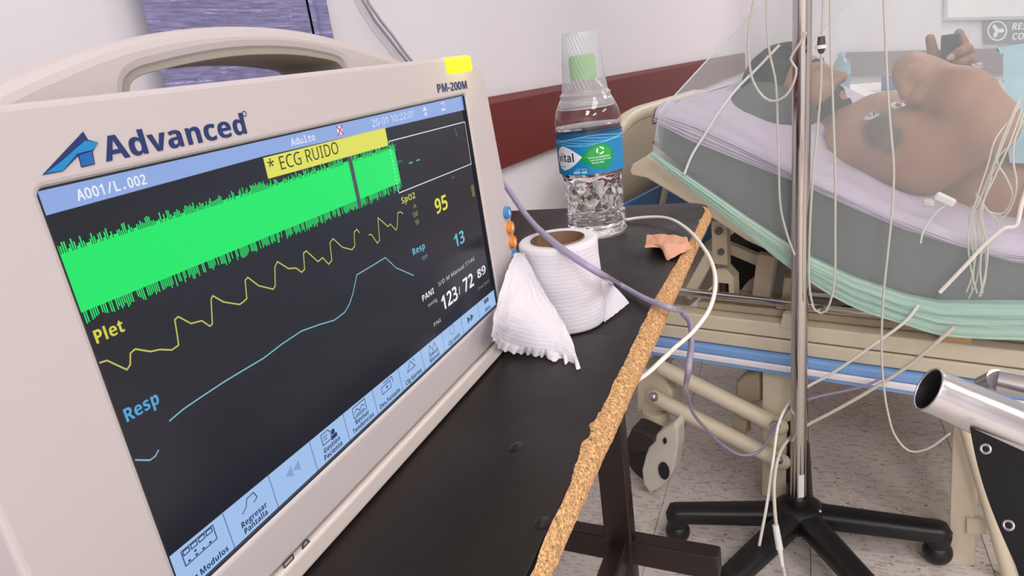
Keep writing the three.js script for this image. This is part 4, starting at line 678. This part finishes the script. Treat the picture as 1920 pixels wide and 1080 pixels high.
// ---------------------------------------------------------------- drip stand
const UPW = (x, y, o) => onB(x, y, o);                      // world point near the bed's side
{
  const t = thing('drip_stand', 'chrome drip stand pole on a black five-legged base with casters', 'stand', [0, 0, -1.222]);
  part('pole', rod(V(-0.0025, 0.075, 0), V(0.009, 2.15, 0.01), 0.0142, 0.0142, 40), M.chrome, t);
  for (const k of [0.3, 0.9, 2.9, 3.4]) part('hook', tube([V(0.009, 2.12, 0.01), V(0.009 + 0.05 * Math.cos(k), 2.12, 0.01 + 0.05 * Math.sin(k)), V(0.009 + 0.085 * Math.cos(k), 2.09, 0.01 + 0.085 * Math.sin(k)), V(0.009 + 0.1 * Math.cos(k), 2.11, 0.01 + 0.1 * Math.sin(k))], 0.004, 30, 8), M.chrome, t);
  part('pole_collar', rod(V(-0.0025, 0.075, 0), V(-0.0022, 0.105, 0), 0.021, 0.019, 32), M.black, t);
  part('sticker', at(new THREE.CylinderGeometry(0.0147, 0.0147, 0.05, 24, 1, true, 0.05, 0.75), -0.0021, 0.137, 0.0), std(0xe9e6e0, 0.6, { side: THREE.DoubleSide }), t, 'small white sticker');
  const hubP = [[0.0001, 0.09], [0.03, 0.09], [0.045, 0.082], [0.052, 0.066], [0.05, 0.05], [0.0001, 0.046]].map(([r, y]) => new THREE.Vector2(r, y));
  part('hub', new THREE.LatheGeometry(hubP, 40), M.black, t);
  [-168, -2, -60, -118, 90].forEach((deg) => {
    const a = deg * Math.PI / 180, L = deg === 90 ? 0.26 : 0.255, d = V(Math.cos(a), 0, -Math.sin(a)), s = V(-d.z, 0, d.x);
    const g = grid(24, 20, (u, v) => { const r = 0.02 + (L - 0.02) * u, f = v * Math.PI * 2, w = 0.026 - 0.005 * u, h = 0.019 - 0.002 * u, e = u > 0.92 ? Math.sqrt(Math.max(0, 1 - ((u - 0.92) / 0.08) ** 2)) : 1, cx = Math.sign(Math.cos(f)) * Math.pow(Math.abs(Math.cos(f)), 0.6), cy = Math.sign(Math.sin(f)) * Math.pow(Math.abs(Math.sin(f)), 0.6); return d.clone().multiplyScalar(r).addScaledVector(s, cx * w * e).setY(0.066 + 0.002 * u + cy * h * e); });
    const leg = part('leg', g, M.black, t), tip = d.clone().multiplyScalar(L - 0.022);
    const cst = part('caster', merge([rod(V(tip.x, 0.03, tip.z), V(tip.x, 0.062, tip.z), 0.018, 0.021, 24)]), M.black, leg);
    part('caster', at(new THREE.SphereGeometry(0.0245, 24, 16), tip.x, 0.0255, tip.z), M.black, leg);
  });
  const s = V(0.03, 0.083, 0.045); part('screw', new THREE.SphereGeometry(0.004, 12, 8).translate(0.036, 0.0845, 0.012), M.steel, t);
}
// ---------------------------------------------------------------- lines, tubes and cables
const lineThing = (name, label, cat, pts, r, mat, seg = 120, group) => single(name, tube(pts, r, seg, 8), mat, label, cat, group);
const HOOK = (k) => V(0.009 + 0.09 * Math.cos(k), 2.08, -1.212 + 0.09 * Math.sin(k));
const hung = (list, o, k) => { const p = W(list, o), a = p[0]; return [HOOK(k), HOOK(k).lerp(a, 0.55).setX(a.x).setZ(a.z), ...p]; };
const W = (list, o) => list.map((p) => onB(p[0], p[1], p[2] ?? o));
lineThing('drip_line', 'thin clear drip line hanging in a loop left of the chrome pole', 'tube', hung([[1418, -40], [1404, 60], [1404, 110], [1412, 152], [1430, 180], [1448, 190], [1470, 182], [1487, 158], [1493, 128], [1482, 112], [1498, 84], [1512, 60]], -0.095, 3.4), 0.0020, M.line, 160);
lineThing('drip_line', 'thin clear drip line falling left of the chrome pole across the mattress', 'tube', hung([[1437, -40], [1439, 60], [1444, 105], [1454, 150], [1458, 230], [1460, 300], [1464, 390], [1476, 440], [1490, 478]], -0.075, 2.9), 0.0018, M.line, 120);
{
  const t = thing('drip_line_with_connector', 'drip line with a dark connector hanging close to the right of the chrome pole', 'tube', BED.toArray(), BTURN);
  const q = (l) => l.map(([x, y]) => bl(x, y, -0.085));
  part('line', tube(q([[1540, 100], [1539, 160], [1533, 240], [1525, 320], [1519, 420], [1517, 520], [1521, 560], [1530, 584], [1538, 580]]), 0.0019, 140, 8), M.line, t);
  part('line', tube([bl(1546, -40, -0.085).setY(2.05), ...q([[1546, -40], [1543, 20], [1541, 66]])], 0.0016, 50, 8), M.line, t);
  const b = bl(1540, 84, -0.085); part('connector', merge([rod(bl(1540, 68, -0.085), bl(1540, 86, -0.085), 0.005, 0.0062), rod(bl(1540, 86, -0.085), bl(1540, 100, -0.085), 0.0075, 0.0035)]), std(0x5a4f48, 0.4), t, 'dark connector');
  part('collar', rod(bl(1540, 84, -0.085), bl(1540, 91, -0.085), 0.0085), M.white, t);
}
lineThing('drip_line', 'thin white line ending in a hook shaped bend right of the pole', 'tube', hung([[1557, -40], [1558, 90], [1563, 230], [1566, 330], [1566, 430], [1565, 520], [1558, 562], [1546, 586], [1532, 586], [1522, 570]], -0.09, 0.3), 0.0018, M.line, 140);
lineThing('drip_line', 'long white line falling past the chest to a low curve over the floor', 'tube', hung([[1657, -40], [1660, 60], [1664, 160], [1669, 230], [1676, 320], [1672, 400], [1664, 480], [1656, 560], [1653, 640], [1655, 700], [1664, 770], [1680, 820], [1706, 846], [1738, 842], [1782, 812]], -0.09, 0.9), 0.0018, M.line, 200);
lineThing('infusion_tube', 'white tube slanting from the sheet edge down across the dark mattress at the right', 'tube', W([[1932, 330], [1916, 380], [1903, 424], [1884, 428], [1850, 455], [1810, 498], [1762, 548]], -0.055), 0.0032, M.cable, 100);
lineThing('cable', 'plain white cable running from the net past the pole base to the front', 'cable', W([[1722, 572, -0.055], [1700, 600, -0.055], [1640, 645, -0.05], [1560, 700, -0.04], [1510, 728, -0.036], [1480, 755, -0.045], [1460, 795, -0.09], [1450, 860, -0.13], [1438, 945, -0.18], [1426, 1010, -0.2], [1410, 1095, -0.22]]), 0.0027, M.cable, 200);
{
  const t = thing('cable_with_plug', 'white cable with an inline plug, hanging between the pole and the left cable', 'cable', BED.toArray(), BTURN);
  const q = (l) => l.map(([x, y, o]) => bl(x, y, o));
  part('cord', tube(q([[1790, 612, -0.06], [1770, 630, -0.06], [1700, 688, -0.05], [1610, 745, -0.042], [1550, 778, -0.038], [1512, 798, -0.037], [1485, 818, -0.05], [1462, 850, -0.11], [1452, 900, -0.16], [1453, 960, -0.19], [1458, 1000, -0.2], [1466, 1050, -0.21], [1474, 1095, -0.22]]), 0.0031, 200, 8), std(0xd9d2c2, 0.45), t);
  part('plug', merge([rod(bl(1454, 984, -0.197), bl(1462, 1030, -0.208), 0.0055, 0.0062), rod(bl(1462, 1030, -0.208), bl(1467, 1062, -0.213), 0.0046, 0.0034)]), M.white, t);
}
lineThing('thin_tube', 'faint clear tube bridging from the pole to the thicker cable over the floor', 'tube', W([[1505, 752, -0.036], [1540, 742, -0.034], [1580, 734, -0.034], [1620, 724, -0.036], [1660, 706, -0.04]]), 0.0024, M.clearTube, 60);
{ // lavender tube: from behind the monitor over the paper roll, along the table and down over its edge
  const p = [V(-0.36, 0.81, -0.44), onZ(835, 420, -0.66), onZ(872, 310, -0.70), onZ(905, 300, -0.70), onZ(945, 345, -0.64), onZ(990, 408, -0.565), onZ(1030, 448, -0.51), onZ(1075, 482, -0.487), onZ(1120, 510, -0.485), onY(1165, 536, TOP + 0.008), onY(1215, 563, TOP + 0.0055), onY(1255, 577, TOP + 0.0055), onX(1280, 587, -0.108), onX(1293, 603, -0.1), onX(1296, 640, -0.094), onX(1291, 690, -0.088)];
  const q = [[1289, 740, -0.30], [1300, 775, -0.24], [1325, 805, -0.17], [1360, 838, -0.11], [1395, 854, -0.075], [1425, 845, -0.055], [1455, 800, -0.045], [1480, 765, -0.04], [1508, 750, -0.036]].map((a) => onB(...a));
  lineThing('clear_tube', 'lavender tinted clear tube lying over the toilet roll and hanging off the chipped table edge', 'tube', p.concat(q), 0.0029, M.clearTube, 360);
}
lineThing('white_cable', 'white cable arching from behind the bottle out past the table edge and back under it', 'cable', [onY(1140, 420, TOP + 0.003), onY(1170, 413, TOP + 0.0035), onY(1205, 408, TOP + 0.006), onZ(1245, 408, -0.85), onZ(1285, 427, -0.80), onZ(1318, 463, -0.745), onZ(1337, 500, -0.70), onZ(1341, 540, -0.66), onZ(1330, 580, -0.63), onZ(1303, 618, -0.60), onX(1262, 655, -0.1), onX(1240, 676, -0.1045), onX(1240, 676, -0.1045).add(V(-0.012, -0.008, 0.012)), onX(1240, 676, -0.1045).add(V(-0.04, -0.016, 0.035)), onX(1240, 676, -0.1045).add(V(-0.1, -0.02, 0.06))], 0.0021, M.cable, 160);
{ // lead wires of the chest electrodes
  const t = thing('electrode_leads', 'bundle of cream electrode lead wires running from the elbow down over the mattress side', 'cables', BED.toArray(), BTURN);
  const lead = [[[1915, 176], [1880, 260], [1858, 320], [1836, 372], [1818, 398], [1822, 450], [1826, 500], [1822, 545]], [[1912, 190], [1872, 290], [1848, 350], [1824, 410], [1830, 470], [1822, 520], [1812, 548]], [[1914, 196], [1892, 226], [1866, 262], [1852, 310], [1832, 370], [1818, 420], [1816, 470], [1824, 520], [1832, 550]], [[1916, 205], [1896, 262], [1866, 330], [1838, 396], [1842, 450], [1838, 505], [1842, 550]], [[1918, 214], [1902, 262], [1870, 300], [1886, 332], [1898, 365], [1880, 400], [1846, 392], [1830, 362]], [[1830, 362], [1850, 392], [1872, 420], [1850, 470], [1848, 520], [1838, 556]], [[1918, 226], [1903, 262], [1900, 300], [1906, 350], [1892, 395], [1866, 420]], [[1860, 330], [1844, 380], [1842, 420], [1852, 470], [1846, 520], [1836, 556]], [[1868, 312], [1842, 362], [1832, 420], [1838, 470], [1830, 530], [1816, 560]]];
  lead.forEach((l, i) => part('lead', tube(l.map(([x, y], k) => bl(x, y, -0.022 - 0.0016 * (i % 4) + (y < 230 ? 0.012 : 0))), 0.0013, 80, 6), std(0xddd8c4, 0.5), t));
  part('clip', rbox(0.03, 0.013, 0.012, 0.004).rotateZ(-0.5).translate(...bl(1772, 374, -0.024).toArray()), M.white, t, 'white clip'); part('clip', rbox(0.016, 0.012, 0.012, 0.004).translate(...bl(1741, 380, -0.024).toArray()), std(0xded9c8, 0.5), t, 'cream clip');
  part('lead', tube([[1778, 380], [1752, 402], [1732, 432], [1726, 456]].map(([x, y]) => bl(x, y, -0.026)), 0.0016, 40, 6), M.cable, t);
}
// ---------------------------------------------------------------- chair with black vinyl, close at the right
{
  const R = (x, y, d) => EYE.clone().addScaledVector(sight(x, y), d), P0 = R(1739, 729, 0.51), P1 = R(1990, 838, 0.50), org = V(0.16, 0, -0.34);
  const t = thing('chair', 'steel tube chair with black vinyl backing and metal eyelets, cut off at the right', 'chair', org.toArray());
  const L = (p) => p.clone().sub(org), dir = P1.clone().sub(P0).normalize();
  const q = new THREE.Quaternion().setFromUnitVectors(V(0, 1, 0), dir), len = P0.distanceTo(P1) + 0.06;
  const lat = [[0.0150, 0.05], [0.0152, 0.001], [0.0158, 0.0], [0.0166, 0.0], [0.0172, 0.0012], [0.0168, 0.006], [0.0170, 0.02], [0.0205, len], [0.001, len]].map(([r, y]) => new THREE.Vector2(r, y));
  const tg = new THREE.LatheGeometry(lat, 56); tg.applyQuaternion(q).translate(...L(P0).toArray());
  const tb = part('frame_tube', tg, std(0xcfcdcf, 0.24, { metalness: 1, side: THREE.DoubleSide }), t, 'open ended steel tube');
  part('tube_bottom', rod(L(P0).addScaledVector(dir, 0.045), L(P0).addScaledVector(dir, 0.05), 0.014), M.bedDark, tb);
  const e = L(P1).addScaledVector(dir, 0.05); part('frame_post', tube([e, e.clone().add(V(0.02, -0.06, 0.02)), V(0.03, 0.35, 0.06), V(0.03, 0.02, 0.06)], 0.0125, 60, 16), M.steel, t); part('frame_post', rod(V(0.03, 0.0, 0.06), V(0.03, 0.03, 0.06), 0.016), M.black, t);
  part('frame_post', rod(V(0.42, 0.0, 0.06), V(0.42, 0.75, 0.06), 0.0125), M.steel, t); part('seat_rail', rod(V(0.03, 0.42, 0.06), V(0.42, 0.42, 0.06), 0.011), M.steel, t);
  part('frame_tube', merge([rod(L(R(1845, 724, 0.56)), L(R(1872, 714, 0.545)), 0.0085, 0.0095), rod(L(R(1872, 714, 0.545)), L(R(1992, 738, 0.52)), 0.0095, 0.0095)]), M.steel, t);
  // vinyl: wraps the underside of the tube and hangs down towards us
  const top = (u) => L(R(1818 + 190 * u, 800 + 86 * u, 0.497 - 0.015 * u)), bot = (u) => L(R(1922 + 200 * u, 1110 + 40 * u, 0.47 - 0.02 * u));
  const v = part('vinyl_back', grid(50, 60, (u, w) => { const p = top(u).lerp(bot(u), w); const left = Math.sin(Math.min(1, w * 1.2) * 3.14) * 0.004 * (1 - u); p.x -= left; p.y += 0.0016 * Math.sin(u * 16 + w * 5) * w; return p; }), phys(0x0a080c, 0.6, { side: THREE.DoubleSide, specularIntensity: 0.35 }), t);
  for (const [x, y, d] of [[1848, 842, 0.480], [1891, 985, 0.466]]) { const p = L(R(x, y, d)), n = R(x, y, d).sub(EYE).normalize().negate(), qq = new THREE.Quaternion().setFromUnitVectors(V(0, 0, 1), n.add(V(-0.35, 0.1, 0.0)).normalize()); part('eyelet', new THREE.TorusGeometry(0.0029, 0.0009, 10, 32).applyQuaternion(qq).translate(p.x, p.y, p.z), M.steel, v); }
}
// ---------------------------------------------------------------- on and near the walls
{
  const weave = dataTex(512, 512, (x, y) => { const a = fbm(x / 26, y / 2.2, 1), b = noise(x / 60, y / 1.6, 6), s = b > 0.86 ? 0.5 * noise(x / 3, y / 2, 2) : 0, k = 0.72 + 0.42 * a + s; return [Math.min(255, 146 * k), Math.min(255, 142 * k), Math.min(255, 184 * k)]; });
  const cm = std(0xffffff, 0.95, { map: weave, side: THREE.DoubleSide }), base = onW(440, 60, 0.03);
  const panel = (x0, x1) => { const a = onW(x0, 20, 0.02), b = onW(x1, 20, 0.02); const g = grid(60, 8, (u, v) => { const p = a.clone().lerp(b, u); p.addScaledVector(WNRM, 0.006 * Math.sin(u * 7 + 0.6) * (1 - Math.abs(u - 0.5))); p.y = 0.55 + 1.81 * v; return p; }); const L = a.distanceTo(b), uv = g.attributes.uv; for (let i = 0; i < uv.count; i++) uv.setXY(i, uv.getX(i) * L * 3, uv.getY(i) * 5.4); return g; };
  const c = thing('wall_curtain', 'blue woven curtain hanging on the wall behind the monitor handle', 'curtain', [0, 0, 0]);
  part('panel', panel(268, 573), cm, c); part('panel', panel(579, 612), cm, c);
  const ra = onW(240, 20, 0.02).setY(2.37), rb = onW(640, 20, 0.02).setY(2.37); part('rail', rod(ra, rb, 0.012), M.white, c);
  const backStrip = [onW(574, 20, 0.012), onW(580, 20, 0.012)]; part('hem', span(backStrip[0].clone().setY(1.6), backStrip[1].clone().setY(1.6), 0.006, 1.5, 0.001), std(0x23233a, 0.9), c, 'dark gap between the two curtain panels');
  const w = (l, o) => { const p = l.map(([x, y]) => onW(x, y, o)), a = p[0], z = p[p.length - 1]; return [a.clone().setY(2.6).addScaledVector(WDIR, -0.25), a.clone().setY(1.7).addScaledVector(WDIR, -0.2), ...p, z.clone().setY(0.88).addScaledVector(WDIR, 0.03), z.clone().setY(0.79).addScaledVector(WDIR, 0.0)]; };
  lineThing('wall_tube', 'left one of the two grey tubes hanging on the wall behind the monitor', 'tube', w([[668, -30], [690, 20], [720, 60], [757, 108], [800, 160]], 0.012), 0.0022, std(0xa9a4b2, 0.5), 60);
  lineThing('wall_tube', 'right one of the two grey tubes hanging on the wall behind the monitor', 'tube', w([[676, -30], [698, 18], [730, 58], [766, 108], [812, 162]], 0.012), 0.0022, std(0xb9b4c0, 0.5), 60);
}
{
  const f = (x, y, o) => onF(x, y, o);
  const q4 = (pts, out, thick) => { const a = pts.map(([x, y]) => f(x, y, out)), b = a.map((p) => p.clone().addScaledVector(WDIR, thick)); const pos = [], ix = []; for (const p of [...a, ...b]) pos.push(p.x, p.y, p.z); ix.push(0, 3, 2, 0, 2, 1, 4, 5, 6, 4, 6, 7); for (let i = 0; i < 4; i++) { const j = (i + 1) % 4; ix.push(i, j, 4 + j, i, 4 + j, 4 + i); } let g = new THREE.BufferGeometry(); g.setAttribute('position', new THREE.Float32BufferAttribute(pos, 3)); g.setAttribute('uv', new THREE.Float32BufferAttribute([0, 1, 1, 1, 1, 0, 0, 0, 0, 1, 1, 1, 1, 0, 0, 0], 2)); g.setIndex(ix); g = g.toNonIndexed(); g.computeVertexNormals(); return g; };
  const sign = thing('waste_sign', 'grey wall sign with a white recycling emblem and white slanted lettering', 'sign', [0, 0, 0]);
  const st = canvasTex(720, 200, (c) => {
    c.fillStyle = '#7d8488'; c.fillRect(0, 0, 720, 200); c.strokeStyle = '#f2f5f5'; c.lineWidth = 12; c.beginPath(); c.arc(118, 100, 76, 0, 6.3); c.stroke();
    c.fillStyle = '#f2f5f5'; for (let k = 0; k < 3; k++) { c.save(); c.translate(118, 100); c.rotate(k * 2.094 - 0.5); c.beginPath(); c.moveTo(-6, 0); c.lineTo(-22, -44); c.lineTo(-4, -62); c.lineTo(14, -44); c.lineTo(14, -12); c.lineTo(34, 4); c.lineTo(10, 16); c.fill(); c.restore(); }
    c.font = 'italic bold 74px sans-serif'; c.fillText('RESIDUOS', 232, 92, 460); c.fillText('COMUNES', 232, 172, 430);
  });
  part('plate', q4([[1843, 35], [2010, 31], [2010, 80], [1844, 81]], 0.02, 0.01), std(0xffffff, 0.6, { map: st }), sign);
  const wb = thing('whiteboard', 'white board with a grey frame high on the far wall above the waste sign', 'board', [0, 0, 0]);
  part('board', q4([[1772, -120], [2060, -130], [2060, 30], [1773, 35]], 0.02, 0.012), std(0xefedf0, 0.4), wb);
  part('frame', merge([span(f(1772, -120, 0.022), f(1773, 35, 0.022), 0.012, 0.02, 0.002, V(1, 0, 0)), span(f(1768, 36, 0.022), f(2060, 31, 0.022), 0.012, 0.02, 0.002)]), std(0xc2c0c4, 0.4), wb);
  const nt = thing('notice_sheet', 'pale notice sheet with small grey icons pinned under the mauve wall rail', 'notice', [0, 0, 0]);
  const it = canvasTex(512, 160, (c) => { c.fillStyle = '#f3f2f2'; c.fillRect(0, 0, 512, 160); c.fillStyle = '#b9bec2'; c.fillRect(80, 12, 60, 26); c.fillRect(160, 16, 320, 20); for (let k = 0; k < 5; k++) { c.fillStyle = '#8f9498'; c.beginPath(); c.arc(110 + k * 90, 96, 16, 0, 6.3); c.fill(); c.fillRect(96 + k * 90, 104, 30, 16); } c.strokeStyle = '#cfd3d6'; c.lineWidth = 3; c.strokeRect(6, 6, 500, 148); });
  part('sheet', q4([[1822, 144], [2010, 142], [2010, 196], [1824, 196]], 0.012, 0.004), std(0xffffff, 0.8, { map: it }), nt);
  // locker beyond the bed with a bottle and a blue box on it
  const lk = bedThing('bedside_locker', 'white bedside locker standing beyond the bed behind the person', 'locker');
  const b = bl(1577, 172, 1.25), ty = b.y; const cx = b.x + 0.10;
  part('carcass', rbox(0.52, ty - 0.02, 0.4, 0.006, cx, (ty - 0.02) / 2, -1.28), M.white, lk); part('top', rbox(0.54, 0.02, 0.42, 0.005, cx, ty - 0.01, -1.28), M.white, lk); const dr = part('drawer', rbox(0.48, 0.14, 0.012, 0.004, cx, ty - 0.11, -1.074), M.white, lk); part('handle', rod(V(cx - 0.06, ty - 0.11, -1.06), V(cx + 0.06, ty - 0.11, -1.06), 0.005), M.steel, dr);
  const fb = thing('water_bottle', 'pale blue bottle beyond the bed, seen through the net beside the face', 'bottle', [0, 0, 0]);
  const c0 = BED.clone().addScaledVector(BX, b.x).addScaledVector(BN, 1.25).setY(ty), k = (bl(1577, 172, 1.25).distanceTo(bl(1577, 98, 1.25))); fb.position.copy(c0);
  const pr = [[0.0001, 0.0], [0.2, 0], [0.215, 0.03], [0.21, 0.3], [0.2, 0.36], [0.215, 0.42], [0.215, 0.66], [0.18, 0.76], [0.09, 0.86], [0.075, 0.9]].map(([r, y]) => new THREE.Vector2(r * k, y * k));
  part('body', new THREE.LatheGeometry(pr, 40), phys(0xb5d6e2, 0.15, { transmission: 0.55, thickness: 0 }), fb); part('cap', new THREE.CylinderGeometry(0.085 * k, 0.09 * k, 0.09 * k, 28).translate(0, 0.945 * k, 0), std(0x9ccbe0, 0.4), fb); part('label', new THREE.CylinderGeometry(0.2165 * k, 0.2165 * k, 0.2 * k, 40, 1, true).translate(0, 0.55 * k, 0), std(0x8fc0d4, 0.5, { side: THREE.DoubleSide }), fb);
  const bb = bl(1674, 180, 1.2); const bx = single('blue_box', rbox(0.06, 0.045, 0.05, 0.006), std(0x5f78b4, 0.5), 'small blue box lying beyond the chest of the person', 'box'); bx.position.copy(BED.clone().addScaledVector(BX, bb.x).addScaledVector(BN, 1.2).setY(ty + 0.0225)); bx.rotation.y = BTURN;
}
renderer.render(scene, camera);
